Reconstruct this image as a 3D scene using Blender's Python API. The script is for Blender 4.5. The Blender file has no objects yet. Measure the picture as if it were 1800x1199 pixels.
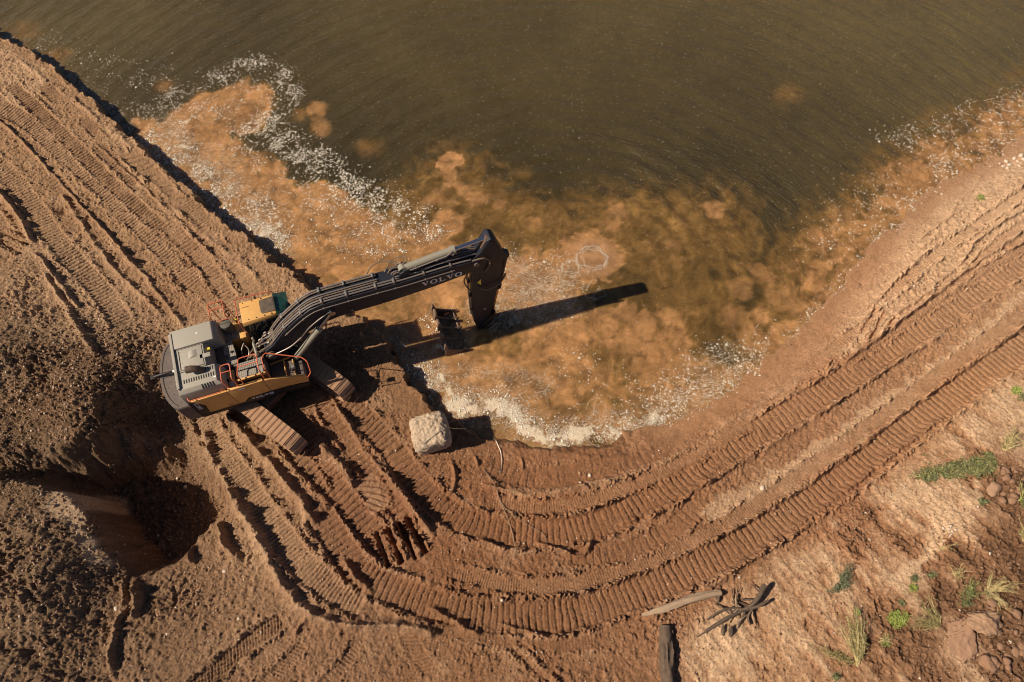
import bpy, bmesh, math, random
import numpy as np
from mathutils import Vector, Matrix
random.seed(7)
sc = bpy.context.scene
col = sc.collection
R = math.radians

# ------------------------------------------------------------------ camera, light, exposure
TILT, CAMH, FPX = 26.0, 24.0, 1200.0
cam = bpy.data.objects.new('camera', bpy.data.cameras.new('camera')); col.objects.link(cam)
cam.location = (0, 0, CAMH); cam.rotation_euler = (R(TILT), 0, 0)
cam.data.sensor_width = 36; cam.data.lens = 24; cam.data.clip_end = 3000; cam.data.clip_start = .5
sc.camera = cam
SUN_EL, SUN_AZ = 42.5, 13.5            # elevation; direction the light travels, anticlockwise from +X
w = bpy.data.worlds.new('World'); sc.world = w; w.use_nodes = True
wn = w.node_tree.nodes; wl = w.node_tree.links
sky = wn.new('ShaderNodeTexSky'); sky.sky_type = 'NISHITA'; sky.sun_disc = False
sky.sun_elevation = R(SUN_EL); sky.sun_rotation = R(90 - (SUN_AZ + 180)); sky.dust_density = .6; sky.air_density = .55; sky.ozone_density = .3
wl.new(sky.outputs[0], wn['Background'].inputs[0]); wn['Background'].inputs[1].default_value = .05
sun = bpy.data.objects.new('sun', bpy.data.lights.new('sun', 'SUN')); col.objects.link(sun)
sun.data.energy = 5.0; sun.data.angle = R(.5); sun.data.color = (1, .86, .68)
ld = Vector((math.cos(R(SUN_EL))*math.cos(R(SUN_AZ)), math.cos(R(SUN_EL))*math.sin(R(SUN_AZ)), -math.sin(R(SUN_EL))))
sun.rotation_euler = ld.to_track_quat('-Z', 'Y').to_euler(); sun.location = (-20, -5, 20)
sc.view_settings.view_transform = 'Standard'; sc.view_settings.look = 'None'; sc.view_settings.gamma = 1
sc.view_settings.use_curve_mapping = False; sc.view_settings.exposure = 0.26
sc.render.engine = 'CYCLES'; sc.cycles.filter_width = 1.05

# ------------------------------------------------------------------ survey helper: photo point -> place on the plane z
_t = R(TILT); _F = np.array([0, math.sin(_t), -math.cos(_t)]); _U = np.array([0, math.cos(_t), math.sin(_t)]); _Rt = np.array([1., 0, 0])
def G(px, py, z=0.6):
    d = _F + (px-900)/FPX*_Rt - (py-599.5)/FPX*_U; s = (z-CAMH)/d[2]
    return np.array([0, 0, CAMH]) + s*d
def Gxy(pts, z=.6): return np.array([G(p[0], p[1], z)[:2] for p in pts])

# ------------------------------------------------------------------ noise (numpy)
_rng = np.random.RandomState(3)
_P = _rng.permutation(512); _P = np.concatenate([_P, _P, _P]); _A = _rng.rand(512)*2*np.pi
_GX = np.cos(_A).astype(np.float32); _GY = np.sin(_A).astype(np.float32)
def noise(x, y, s, seed=0):
    x = x/s + seed*17.31 + 100; y = y/s + seed*9.73 + 100
    xi = np.floor(x).astype(np.int32); yi = np.floor(y).astype(np.int32)
    fx = (x-xi).astype(np.float32); fy = (y-yi).astype(np.float32)
    u = fx*fx*fx*(fx*(fx*6-15)+10); v = fy*fy*fy*(fy*(fy*6-15)+10)
    a = _P[xi & 511]; b = _P[(xi+1) & 511]; yj = yi & 511; yk = (yi+1) & 511
    def g(h, dx, dy): return _GX[h]*dx + _GY[h]*dy
    n00 = g(_P[a+yj], fx, fy); n10 = g(_P[b+yj], fx-1, fy); n01 = g(_P[a+yk], fx, fy-1); n11 = g(_P[b+yk], fx-1, fy-1)
    n0 = n00+u*(n10-n00); n1 = n01+u*(n11-n01)
    return (n0+v*(n1-n0))*1.5
def fbm(x, y, s, o=3, seed=0, g=.5):
    r = 0; a = 1; t = 0
    for i in range(o): r = r + a*noise(x, y, s/2**i, seed+i*3); t += a; a *= g
    return r/t
def sstep(a, b, x):
    t = np.clip((x-a)/(b-a), 0, 1); return t*t*(3-2*t)
def smooth_line(p, step=.25):
    p = np.asarray(p, float); out = []
    q = np.vstack([2*p[0]-p[1], p, 2*p[-1]-p[-2]])
    for i in range(1, len(q)-2):
        n = max(2, int(np.linalg.norm(q[i+1]-q[i])/step)); t = np.linspace(0, 1, n, endpoint=False)[:, None]
        out.append(.5*((2*q[i]) + (-q[i-1]+q[i+1])*t + (2*q[i-1]-5*q[i]+4*q[i+1]-q[i+2])*t**2 + (-q[i-1]+3*q[i]-3*q[i+1]+q[i+2])*t**3))
    out.append(p[-1:]); return np.vstack(out)
def inpoly(X, Y, poly):
    c = np.zeros(X.shape, bool); n = len(poly)
    for i in range(n):
        x0, y0 = poly[i]; x1, y1 = poly[(i+1) % n]
        if y0 == y1: continue
        k = ((Y > y0) != (Y > y1)) & (X < (x1-x0)*(Y-y0)/(y1-y0)+x0); c ^= k
    return c
def segdist(X, Y, line):
    best = np.full(X.shape, 1e9); bi = np.zeros(X.shape)
    for i in range(len(line)-1):
        a = line[i]; d = line[i+1]-a; L = d@d+1e-12
        t = np.clip(((X-a[0])*d[0]+(Y-a[1])*d[1])/L, 0, 1)
        q = (X-a[0]-t*d[0])**2+(Y-a[1]-t*d[1])**2
        m = q < best; best[m] = q[m]; bi[m] = (i+t)[m]
    return np.sqrt(best), bi
class Field:                      # coarse field, bilinear lookup
    def __init__(s, x0, x1, y0, y1, st):
        s.x0, s.y0, s.st = x0, y0, st
        s.xs = np.arange(x0, x1+st, st); s.ys = np.arange(y0, y1+st, st); s.X, s.Y = np.meshgrid(s.xs, s.ys)
    def at(s, F, x, y):
        i = np.clip((x-s.x0)/s.st, 0, len(s.xs)-1.001); j = np.clip((y-s.y0)/s.st, 0, len(s.ys)-1.001)
        i0 = i.astype(int); j0 = j.astype(int); a = i-i0; b = j-j0
        return (F[j0, i0]*(1-a)+F[j0, i0+1]*a)*(1-b)+(F[j0+1, i0]*(1-a)+F[j0+1, i0+1]*a)*b

# ------------------------------------------------------------------ shoreline
# px, py, height of lip, width of the slope down to the water
SH = [(-420,-160,.5,.3),(-200,-60,.5,.3),(-60,25,.5,.25),(0,64,.5,.25),(40,82,.5,.25),(95,120,.5,.25),(140,160,.5,.25),(185,206,.52,.25),(235,252,.52,.25),(285,297,.52,.25),(340,345,.55,.25),
 (390,388,.55,.25),(440,428,.55,.25),(495,466,.58,.25),(530,492,.6,.28),(556,520,.6,.3),(585,548,.6,.35),(630,560,.55,.35),(668,588,.5,.4),(680,618,.5,.35),(705,648,.6,.25),(728,682,.6,.25),(752,712,.6,.28),(790,745,.5,.35),
 (835,768,.35,.4),(885,782,.25,.5),(940,792,.22,.5),(1000,796,.22,.5),(1075,786,.2,.5),(1140,770,.18,.6),(1200,742,.1,1.2),(1255,712,.05,1.6),(1310,672,.03,2.),(1365,628,.02,2.2),(1405,590,.02,2.2),(1450,542,.02,2.2),
 (1500,488,.02,2.2),(1552,424,.02,2.),(1600,378,.02,1.8),(1650,336,.02,1.6),(1710,300,.02,1.4),(1760,268,.02,1.2),(1800,244,.02,1.2),(1900,190,.02,1.2),(2100,80,.02,1.2),(2500,-150,.02,1.2)]
SH = [(a, b, c+(.13 if c >= .4 else 0), d) for a, b, c, d in SH]
shl = np.array([G(p[0], p[1], p[2])[:2] for p in SH]); shw = np.array([p[3] for p in SH]); shz = np.array([p[2] for p in SH])
CF = Field(-60, 60, -30, 62, .25)
SD, SI = segdist(CF.X, CF.Y, shl)
landpoly = np.vstack([shl, [[90, 90], [90, -60], [-90, -60], [-90, 70]]])
SD = np.where(inpoly(CF.X, CF.Y, landpoly), SD, -SD)
SWd = np.interp(SI, np.arange(len(shw)), shw); SLz = np.interp(SI, np.arange(len(shz)), shz)

# ------------------------------------------------------------------ large shape of the ground (thin plate spline through surveyed heights)
CP = [(0,90,.55),(100,170,.52),(200,250,.55),(300,340,.57),(400,430,.58),(500,510,.62),(560,560,.65),(0,200,.75),(0,320,.85),(100,300,.75),(200,400,.75),(300,480,.7),(0,440,1.15),(60,470,1.15),
 (100,560,1.25),(200,560,.95),(280,560,.75),(350,520,.7),(150,640,1.9),(230,640,1.3),(0,560,1.6),(0,640,2.3),(0,720,2.1),(80,700,2.2),(160,710,2.2),(220,700,1.35),(280,705,.65),(300,745,.15),(240,745,.8),(360,770,.35),(330,795,.0),(330,725,.55),
 (200,760,2.0),(120,780,2.3),(60,800,2.3),(0,800,2.6),(130,850,2.2),(300,850,.8),(390,830,.72),
 (0,850,2.5),(60,862,2.5),(110,878,2.15),(135,910,1.95),(160,950,1.7),(200,1003,1.25),(250,1025,.95),(340,985,.7),(0,950,2.5),(0,1080,2.4),(0,1199,2.1),(90,1000,2.3),(100,1120,1.8),(180,1080,1.25),(190,1199,1.15),(235,1100,1.1),(240,1199,1.1),(300,1060,.9),(330,1150,.9),
 (420,700,.7),(480,640,.7),(560,660,.7),(620,700,.68),(520,780,.68),(440,760,.7),(420,830,.75),(450,920,.75),(330,640,.7),(370,600,.7),(440,560,.7),(600,800,.6),(690,720,.62),(700,850,.6),(760,800,.55),(560,900,.65),(460,1060,.8),
 (600,1050,.65),(430,1150,.8),(600,1160,.75),(800,1000,.55),(900,900,.45),(850,820,.4),(1000,830,.38),(1150,810,.38),(1000,960,.5),(800,1150,.7),(1000,1150,.75),(1150,1130,.8),(1150,900,.45),(1250,780,.4),(1350,850,.5),(1330,700,.25),(1400,640,.2),
 (1450,700,.45),(1550,560,.35),(1600,640,.5),(1700,560,.55),(1800,430,.6),(1650,430,.35),(1800,300,.35),(1750,360,.4),(1800,650,.9),(1600,800,.8),(1500,850,.7),(1400,950,.75),(1300,1010,.8),(1300,1150,.9),(1450,1050,.95),(1450,1199,1.0),
 (1600,950,1.1),(1600,1100,1.1),(1600,1199,1.1),(1800,800,1.3),(1800,950,1.5),(1800,1100,1.5),(1800,1199,1.5),(1700,900,1.35),(1700,1150,1.25),(1550,1010,1.0),(1720,750,1.05),
 (-150,300,1.0),(-150,700,3.2),(-60,820,2.9),(-150,1100,2.6),(-100,1400,2.4),(400,1400,1.0),(900,1400,.9),(1400,1400,1.0),(2000,1300,1.6),(2000,800,1.4),(2050,400,.8),(2100,200,.6)]
CP = [(a, b, c+(.14 if (a < 620 and b < 570 and .5 <= c <= .68) else 0)) for a, b, c in CP]
cp = np.array([G(*p) for p in CP])
def _U2(r2): return np.where(r2 > 1e-9, .5*r2*np.log(r2+1e-12), 0)
n = len(cp); K = _U2(((cp[:, None, :2]-cp[None, :, :2])**2).sum(-1)) + np.eye(n)*.02
Pm = np.hstack([np.ones((n, 1)), cp[:, :2]]); A = np.block([[K, Pm], [Pm.T, np.zeros((3, 3))]])
cf = np.linalg.solve(A, np.concatenate([cp[:, 2], [0, 0, 0]]))
HF = Field(-40, 40, -12, 42, .125)
MH = np.zeros(HF.X.shape)
for i in range(n): MH += cf[i]*_U2((HF.X-cp[i, 0])**2+(HF.Y-cp[i, 1])**2)
MH += cf[n]+cf[n+1]*HF.X+cf[n+2]*HF.Y
MH = np.clip(MH, -.2, 2.9)
# dug pit: rim points with the run of the wall below each
PIT = [(-250,862,.7),(0,852,.6),(60,860,.5),(112,872,.4),(138,893,.45),(165,945,.6),(205,1008,.8),(250,1024,1.),(300,1005,1.),(345,972,.9),(374,925,.8),(398,900,.8),(412,868,.9),(402,830,1.),(372,795,1.1),(320,760,1.3),(255,750,1.4),(190,775,1.3),(120,795,.9),(60,790,1.0),(-250,790,1.)]
pp = np.array([G(a, b, 2.2 if a < 150 and b > 840 else (1.7 if a < 210 and b > 900 else (1.7 if a < 150 else .8)))[:2] for a, b, c in PIT]); prun = np.array([c for a, b, c in PIT])
pd, pi_ = segdist(HF.X, HF.Y, np.vstack([pp, pp[:1]])); pin = inpoly(HF.X, HF.Y, pp)
run = np.interp(pi_, np.arange(len(prun)+1), np.append(prun, prun[0]))
flo = np.interp(HF.X, [G(60, 830, 1.)[0], G(190, 850, 0)[0], G(330, 850, 0)[0]], [2.05, -.7, -.95])
for _ in range(3):
    run = (run+np.roll(run, 1, 0)+np.roll(run, -1, 0)+np.roll(run, 1, 1)+np.roll(run, -1, 1))/5
pw = .30*fbm(HF.X, HF.Y, 1.1, 4, 401, .6)+.10*noise(HF.X, HF.Y, .35, 405)
pds = np.where(pin, pd, -pd)+pw; pS = sstep(0, 1, pds/run)
MH = MH*(1-pS)+np.minimum(flo, MH)*pS
def macro(x, y):
    h = HF.at(MH, x, y)
    # flat stand under the machine
    m = np.exp(-(((x+8.5)**2+(y-9.6)**2)/9.)**2); return h*(1-m)+.7*m
def shore(x, y): return CF.at(SD, x, y), CF.at(SWd, x, y), CF.at(SLz, x, y)

# ------------------------------------------------------------------ fine ground grid
ST = .030
X0, X1, Y0, Y1 = -29.5, 29.5, -3.2, 31.
gx = np.arange(X0, X1, ST); gy = np.arange(Y0, Y1, ST); GXX, GYY = np.meshgrid(gx, gy)
NX, NY = len(gx), len(gy)
halfw = 15.9+ (GYY+.3)*(26.6-16.1)/31.4 + 1.0
sd0, sw0, sl0 = shore(GXX, GYY)
keep = (np.abs(GXX) < halfw) & (sd0 > -1.1)
kx, ky = GXX[keep], GYY[keep]
print('ground points', keep.sum())
mh = np.zeros(GXX.shape); mh[keep] = macro(kx, ky)
lump = fbm(kx, ky, 1.6, 3, 1)
n25 = fbm(kx, ky, .34, 2, 5); n12 = noise(kx, ky, .15, 9); n06 = noise(kx, ky, .075, 13); n04 = noise(kx, ky, .045, 15)
bil2 = fbm(kx, ky, .75, 5, 23, .62)
wn_ = _rng.rand(len(kx)).astype(np.float32)-.5
def lumps(s, seed): return np.clip(fbm(kx+.4*s*noise(kx, ky, s*1.7, seed+5), ky+.4*s*noise(kx, ky, s*1.7, seed+6), s, 4, seed, .68), -.5, .8)
# how churned the soil is, from surveyed spots
def spots(lst, x, y, base=0.):
    out = np.full(x.shape, base)
    for px, py, r, v in lst:
        c = G(px, py, .8); out += v*np.exp(-(((x-c[0])**2+(y-c[1])**2)/(r*r)))
    return out
RF = Field(-32, 32, -6, 34, .2)
rough = spots([(80,700,2.6,.9),(250,850,2.2,.5),(200,640,1.7,.8),(60,1000,2.6,.75),(230,720,1.6,.6),(330,1050,1.2,.5),(150,1150,1.5,.4),(0,850,2,.4),(430,1110,1.5,.1),(60,540,1.4,.5),(280,880,1.8,.3),
    (620,620,.8,.5),(1790,860,.9,.9),(1790,1100,1.6,.8),(1700,1180,1.2,.4),(1600,900,1.5,.25),(1500,1000,1.,.3),(1450,1080,1.,.2),(900,1150,1.5,.15),(1240,1080,1.1,.35),(1660,960,.9,.5),(1500,940,.8,.5),(1180,1060,.8,.2),(1600,480,1.1,.5),(1700,400,1.1,.5),(1520,560,.8,.6),(1780,330,.9,.5),(1250,740,.8,.2)], RF.X, RF.Y, .28)
rg = np.clip(RF.at(rough, kx, ky), 0, 1.25)
lp1 = lumps(.42, 33); lp2 = lumps(.17, 37); lp0 = lumps(1.1, 47)
patchy = np.clip(.6+1.4*noise(kx, ky, 1.3, 49), .15, 1.5)
fine = .05*lump + rg*(.13*lp0 + (.12*lp1 + .13*lp2)*patchy + .05*wn_) + .060*lp2 + .028*lp1 + .022*wn_ + .008*n06
def scat(v):
    a = np.zeros(GXX.shape, np.float32); a[keep] = v; return a
fine = scat(fine); N12 = scat(n12); N25 = scat(n25); LUMP = scat(lump); N06 = scat(n06); NB = scat(fbm(kx, ky, .6, 2, 31))
rgA = scat(rg)
# tint: -1 dark moist .. +1 pale dry ; bands set it and add painted groove shade
tint = scat(.50*fbm(kx, ky, 1.6, 4, 41, .6)+.25*lp0+.15*lp2)
base_fine = fine.copy()

WN = scat(wn_)
def windows(line, rad):
    """nearest lateral offset and arc length near a line, painted window by window"""
    D = np.full(GXX.shape, 9., np.float32); S = np.zeros(GXX.shape, np.float32); B = np.full(GXX.shape, 9., np.float32)
    s0 = 0
    for i in range(len(line)-1):
        a, b = line[i], line[i+1]; d = b-a; L = np.hypot(*d)
        if L < 1e-6: continue
        t = d/L
        j0 = max(0, int((min(a[0], b[0])-rad-X0)/ST)); j1 = min(NX, int((max(a[0], b[0])+rad-X0)/ST)+2)
        i0 = max(0, int((min(a[1], b[1])-rad-Y0)/ST)); i1 = min(NY, int((max(a[1], b[1])+rad-Y0)/ST)+2)
        if j0 < j1 and i0 < i1:
            wx = GXX[i0:i1, j0:j1]-a[0]; wy = GYY[i0:i1, j0:j1]-a[1]
            u = np.clip(wx*t[0]+wy*t[1], 0 if i else -0., L); lat = wx*t[1]-wy*t[0]      # right side of travel positive
            q = np.hypot(wx-u*t[0], wy-u*t[1]); W = B[i0:i1, j0:j1]; m = q < W
            W[m] = q[m]; D[i0:i1, j0:j1][m] = (np.sign(lat)*q)[m]; S[i0:i1, j0:j1][m] = (s0+u)[m]
        s0 += L
    return D, S, B, s0

def band(pts, w=.62, pitch=.2, depth=.05, amp=.03, duty=.3, tn=0., berm=.04, side=0, skew=.0, worn=.25, z=.65, seed=0, flat=.95):
    global fine, tint
    line = smooth_line(Gxy(pts, z)); D, S, B, L = windows(line, w/2+.45)
    m0 = B < w/2+.44
    idx = np.nonzero(m0 & keep)
    d = D[idx]; s = S[idx]; b = B[idx]; x = GXX[idx]; y = GYY[idx]
    wob = noise(x, y, .5, 50+seed)*.04; e = b+wob+.03*N12[idx]
    ends = sstep(0, .15, s)*sstep(0, .15, L-s)
    M = (1-sstep(w/2-.05, w/2+.03, e))*ends
    wn_ = noise(x, y, .8, 60+seed); ph = s/pitch + skew*d/pitch + .24*noise(x, y, .7, 70+seed) + .08*noise(x, y, .2, 71+seed)
    p = ph-np.floor(ph); gro = np.exp(-((p-.5)/min(.27, max(duty*.32, .030/pitch)))**4)
    pat = np.clip(1-worn*1.3*np.clip(wn_*2+.6, 0, 1.5), 0.05, 1)
    step = (p-.5)*.35                                  # each shoe print tilts a little
    tgt = -depth*(1-.25*np.abs(wn_)) + (1.45 if pitch > .12 else 1.3)*amp*pat*(step*.45+.3-gro) + .3*base_fine[idx]*(1-flat) + .008*N12[idx] + .006*N06[idx] + .012*WN[idx] + .25*(base_fine[idx]-.05*LUMP[idx])+.03*LUMP[idx]
    f = fine[idx]; f = f*(1-M*flat) + tgt*M*flat
    bn = np.clip(.55+1.1*noise(x, y, .35, 80+seed), 0, 1.6)*ends
    be = np.exp(-((e-(w/2+.09))/.08)**2)*berm*bn*1.7
    if side: be = be*(np.sign(d) == side)*1.5 + be*.25
    fine[idx] = f+be*(1+.6*N06[idx]*3)
    tint[idx] = tint[idx]*(1-.7*M)+M*(.7*tn+.12*N25[idx])+ .12*np.exp(-((e-(w/2+.12))/.1)**2) - .6*M*gro*pat  # cleat grooves darker in colour: some moisture, plus painted groove shade
def ridge(pts, h=.15, w=.12, z=.65, tn=.1, seed=0, off=0., crumb=.5):
    global fine, tint
    line = smooth_line(Gxy(pts, z)); D, S, B, L = windows(line, w*3+.1+abs(off)); idx = np.nonzero((B < w*3+abs(off)) & keep)
    d = D[idx]-off; s = S[idx]; x = GXX[idx]; y = GYY[idx]
    en = sstep(0, .5, s)*sstep(0, .5, L-s)
    hh = 1.25*h*(1+crumb*noise(x, y, .4, 90+seed)*1.3+.25*crumb*N12[idx]*2)
    d = d+noise(x, y, .5, 95+seed)*.06
    g = np.exp(-(np.abs(d)/w)**1.6)*en
    fine[idx] += hh*g+.5*g*np.abs(base_fine[idx]-.05*LUMP[idx]); tint[idx] += tn*g
def step_edge(pts, h=.15, run=.5, w=.06, z=.65, seed=0, tn=0):
    """ground higher on the left of travel, falling sharply at the line"""
    global fine, tint
    line = smooth_line(Gxy(pts, z)); D, S, B, L = windows(line, run+.2); idx = np.nonzero((B < run+.18) & keep)
    d = D[idx]+noise(GXX[idx], GYY[idx], .4, 99+seed)*.07+.02*N12[idx]; s = S[idx]; en = sstep(0, .6, s)*sstep(0, .6, L-s)
    prof = np.where(d < 0, np.exp(-(np.abs(d)/run*1.6)**2)*sstep(-w, 0, -np.abs(d)-0*w) if False else np.exp(-(np.abs(d)/run*1.7)**2), 0)
    prof = prof*sstep(-.0, -w, d); fine[idx] += h*prof*en*(1+.5*N25[idx]); tint[idx] += tn*prof*en
def patch(poly, tn, soft=.15, z=.65, flat=0., depth=0.):
    global tint, fine
    P = Gxy(poly, z); x0, y0 = P.min(0)-1; x1, y1 = P.max(0)+1
    j0, j1 = max(0, int((x0-X0)/ST)), min(NX, int((x1-X0)/ST)); i0, i1 = max(0, int((y0-Y0)/ST)), min(NY, int((y1-Y0)/ST))
    if j0 >= j1 or i0 >= i1: return
    Fd = Field(x0, x1, y0, y1, .1); sdv, _ = segdist(Fd.X, Fd.Y, np.vstack([P, P[:1]])); sdv = np.where(inpoly(Fd.X, Fd.Y, P), sdv, -sdv)
    x = GXX[i0:i1, j0:j1]; y = GYY[i0:i1, j0:j1]
    s = Fd.at(sdv, x, y)+.35*NB[i0:i1, j0:j1]+.12*N25[i0:i1, j0:j1]; M = sstep(-soft, soft, s)
    tint[i0:i1, j0:j1] = tint[i0:i1, j0:j1]*(1-.6*M)+tn*M
    fine[i0:i1, j0:j1] = fine[i0:i1, j0:j1]*(1-flat*M)-depth*M

# ---- colour regions first
patch([(1215,890),(1300,860),(1420,790),(1540,700),(1640,640),(1740,560),(1800,500),(1800,530),(1700,620),(1600,700),(1480,800),(1340,880),(1230,920)], .75, .1, flat=.5)
for i_ in range(9): ridge([(1480+i_*36+random.uniform(-20,20), 600-i_*42+random.uniform(-12,12)), (1520+i_*36, 560-i_*44), (1575+i_*33, 520-i_*40+random.uniform(-10,10))], random.uniform(.05,.12), random.uniform(.04,.08), z=.35, tn=random.uniform(-.5,.5), seed=i_)
patch([(1480,560),(1600,420),(1680,340),(1810,270),(1810,400),(1680,490),(1560,580),(1480,630)], .85, .4)
band([(1290,748),(1380,680),(1480,600),(1560,545)], .4, .11, .03, .03, .4, .5, .05, worn=.5, z=.35, seed=41)
band([(1560,520),(1640,450),(1720,395),(1810,330)], .35, .12, .05, .03, .4, .6, .06, worn=.5, z=.35, seed=42)
patch([(1380,600),(1480,520),(1560,430),(1620,380),(1560,480),(1480,580),(1420,650),(1340,700)], .15, .3, flat=.6)
patch([(0,80),(60,110),(90,140),(60,180),(0,200)], .5, .2)
patch([(0,500),(100,480),(250,560),(420,560),(350,620),(200,640),(60,600)], .35, .4)
patch([(40,400),(150,430),(240,540),(300,560),(180,580),(80,520)], .3, .3)
_r = random.Random(9)
for i_ in range(16):
    t_ = _r.random(); cx_ = 60+t_*330+_r.uniform(-30, 30); cy_ = 150+t_*330+_r.uniform(-60, 70); l_ = _r.uniform(12, 24)
    band([(cx_-l_, cy_-l_*1.05), (cx_, cy_), (cx_+l_, cy_+l_*1.05)], _r.uniform(.4, .75), _r.choice([.10, .13, .16, .22]), .02, _r.uniform(.02, .035), .35, _r.uniform(-.45, .45), .03, skew=_r.uniform(-.3, .3), worn=_r.uniform(.2, .6), seed=200+i_)
# ---- tracks on the left bank
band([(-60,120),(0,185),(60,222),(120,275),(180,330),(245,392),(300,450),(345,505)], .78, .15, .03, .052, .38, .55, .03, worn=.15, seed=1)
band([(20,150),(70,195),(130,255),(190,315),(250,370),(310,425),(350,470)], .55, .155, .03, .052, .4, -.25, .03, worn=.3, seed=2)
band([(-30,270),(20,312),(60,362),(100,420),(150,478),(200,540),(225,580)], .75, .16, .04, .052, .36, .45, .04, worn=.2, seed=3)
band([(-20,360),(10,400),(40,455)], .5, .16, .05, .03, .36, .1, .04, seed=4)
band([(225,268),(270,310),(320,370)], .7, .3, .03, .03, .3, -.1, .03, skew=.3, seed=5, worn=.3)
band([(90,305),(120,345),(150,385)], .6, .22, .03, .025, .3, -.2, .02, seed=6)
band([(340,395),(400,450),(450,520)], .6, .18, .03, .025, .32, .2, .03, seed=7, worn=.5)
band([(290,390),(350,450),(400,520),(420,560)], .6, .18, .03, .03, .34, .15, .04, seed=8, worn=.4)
band([(170,250),(215,300),(240,330)], .45, .16, .03, .03, .4, -.35, .02, seed=9)
ridge([(-10,205),(45,255),(110,325),(165,385),(222,448),(240,480)], .12, .05, tn=0, off=0)
ridge([(-10,330),(22,362),(50,405),(62,440)], .25, .09, z=.9, tn=.1)
ridge([(165,250),(230,310),(300,375)], .07, .05)
ridge([(110,340),(150,400),(200,470),(255,525),(290,560)], .14, .1, tn=.25)
ridge([(190,420),(250,480),(290,530),(330,580)], .12, .09, tn=.25, seed=4)
ridge([(75,470),(110,530),(150,590),(190,640)], .16, .10, z=1.2)
ridge([(60,440),(100,490),(140,545)], .14, .07, z=1.1)
for a in [(275,330),(330,385),(385,432),(440,478),(150,190),(215,245),(60,125)]:
    ridge([(a[0]-30, a[1]-22), a, (a[0]+28, a[1]+26)], .07, .12, tn=.2, seed=a[0])
# ---- tracks around the machine
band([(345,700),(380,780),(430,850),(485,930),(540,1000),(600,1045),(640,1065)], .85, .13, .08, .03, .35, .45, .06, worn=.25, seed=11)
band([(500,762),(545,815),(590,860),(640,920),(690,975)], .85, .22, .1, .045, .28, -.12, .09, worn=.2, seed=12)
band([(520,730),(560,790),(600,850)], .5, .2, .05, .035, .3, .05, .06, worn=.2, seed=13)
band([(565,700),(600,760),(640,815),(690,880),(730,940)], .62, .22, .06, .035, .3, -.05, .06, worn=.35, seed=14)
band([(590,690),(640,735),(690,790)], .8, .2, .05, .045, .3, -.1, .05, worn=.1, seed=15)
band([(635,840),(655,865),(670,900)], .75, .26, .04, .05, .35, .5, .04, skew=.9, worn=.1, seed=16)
patch([(650,650),(705,655),(760,725),(780,760),(720,740),(690,700)], -.05, .15, flat=.5)
# ---- the two haul tracks
outer = [(560,900),(595,955),(635,1007),(717,1047),(817,1078),(917,1087),(1017,1077),(1133,1037),(1210,1003),(1283,967),(1400,900),(1517,818),(1633,727),(1800,607),(1900,535)]
inner = [(690,790),(725,840),(765,880),(820,915),(900,935),(1017,930),(1133,883),(1200,843),(1317,765),(1450,688),(1567,610),(1700,522),(1800,455),(1900,390)]
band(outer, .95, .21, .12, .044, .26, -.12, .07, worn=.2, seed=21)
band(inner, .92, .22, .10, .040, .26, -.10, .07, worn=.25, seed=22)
band([(720,900),(770,915),(860,880),(967,890),(1067,867),(1200,810),(1290,755),(1330,735)][2:], .42, .085, .02, .028, .4, .42, .05, worn=.25, seed=23)
band([(790,1003),(833,1013),(900,1028),(1000,1026),(1100,1000),(1200,958),(1300,905),(1400,838),(1500,768),(1620,680),(1800,548)], .45, .085, .02, .03, .4, .45, .05, worn=.3, seed=24)
band([(750,1100),(850,1120),(960,1135),(1060,1130)], .3, .1, .01, .015, .4, -.1, .02, worn=.5, seed=25)
band([(1000,975),(1090,970),(1180,930),(1230,880)], .6, .24, .05, .03, .3, -.1, .03, worn=.45, seed=26)
band([(860,815),(950,835),(1050,820),(1150,790),(1250,740)], .8, .26, .04, .022, .3, -.15, .03, worn=.5, seed=27)
band([(1480,640),(1600,560),(1720,480),(1830,420)], .3, .12, .03, .02, .3, .2, .05, worn=.3, seed=28)
band([(1640,520),(1700,480),(1760,420),(1830,370)], .25, .12, .05, .02, .3, .3, .05, worn=.3, seed=29)
# wheel ruts bottom left
band([(340,1215),(400,1165),(455,1120),(500,1085)], .5, .11, .08, .05, .5, -.15, .05, skew=.5, worn=.1, seed=31)
band([(420,1230),(480,1190),(540,1130)], .35, .11, .05, .045, .5, .05, .03, skew=-.5, worn=.3, seed=32)
band([(560,1215),(600,1175),(630,1130)], .35, .12, .05, .03, .5, -.1, .03, seed=33)
band([(895,1135),(930,1165),(985,1215)], .18, .5, .05, .005, .3, .1, .04, seed=34)
band([(910,1125),(950,1158),(1010,1215)], .10, .5, .04, .005, .3, .1, .03, seed=35)
band([(715,1110),(735,1150),(760,1180)], .5, .13, .03, .015, .4, .1, .02, skew=.6, seed=36)
# ---- ridges thrown up beside the tracks
ridge([(352,745),(370,800),(410,870),(450,935),(490,1010),(540,1075),(620,1098),(700,1102),(780,1112)], .26, .15, tn=.35, z=.75)
ridge([(395,722),(440,775),(490,830),(530,880),(560,930)], .24, .13, tn=.15, z=.7)
ridge([(545,765),(580,800),(612,830),(628,855)], .26, .12, tn=.2, z=.7)
ridge([(575,690),(610,740),(640,790),(690,850)], .12, .06, z=.7)
ridge([(672,825),(700,860),(735,905),(768,948)], .24, .09, z=.65)
ridge([(596,975),(625,1015),(655,1045)], .22, .09, z=.65)
ridge([(745,1062),(800,1092),(850,1120)], .2, .09, z=.65)
ridge([(870,1092),(930,1112),(980,1126)], .13, .06, z=.65)
ridge([(830,940),(870,958),(898,972)], .16, .07, z=.55)
ridge([(930,950),(980,965),(1026,978),(1045,940)], .14, .06, z=.55, off=-.02)
ridge([(560,1060),(520,1110),(505,1120)], .1, .06, z=.75)
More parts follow.
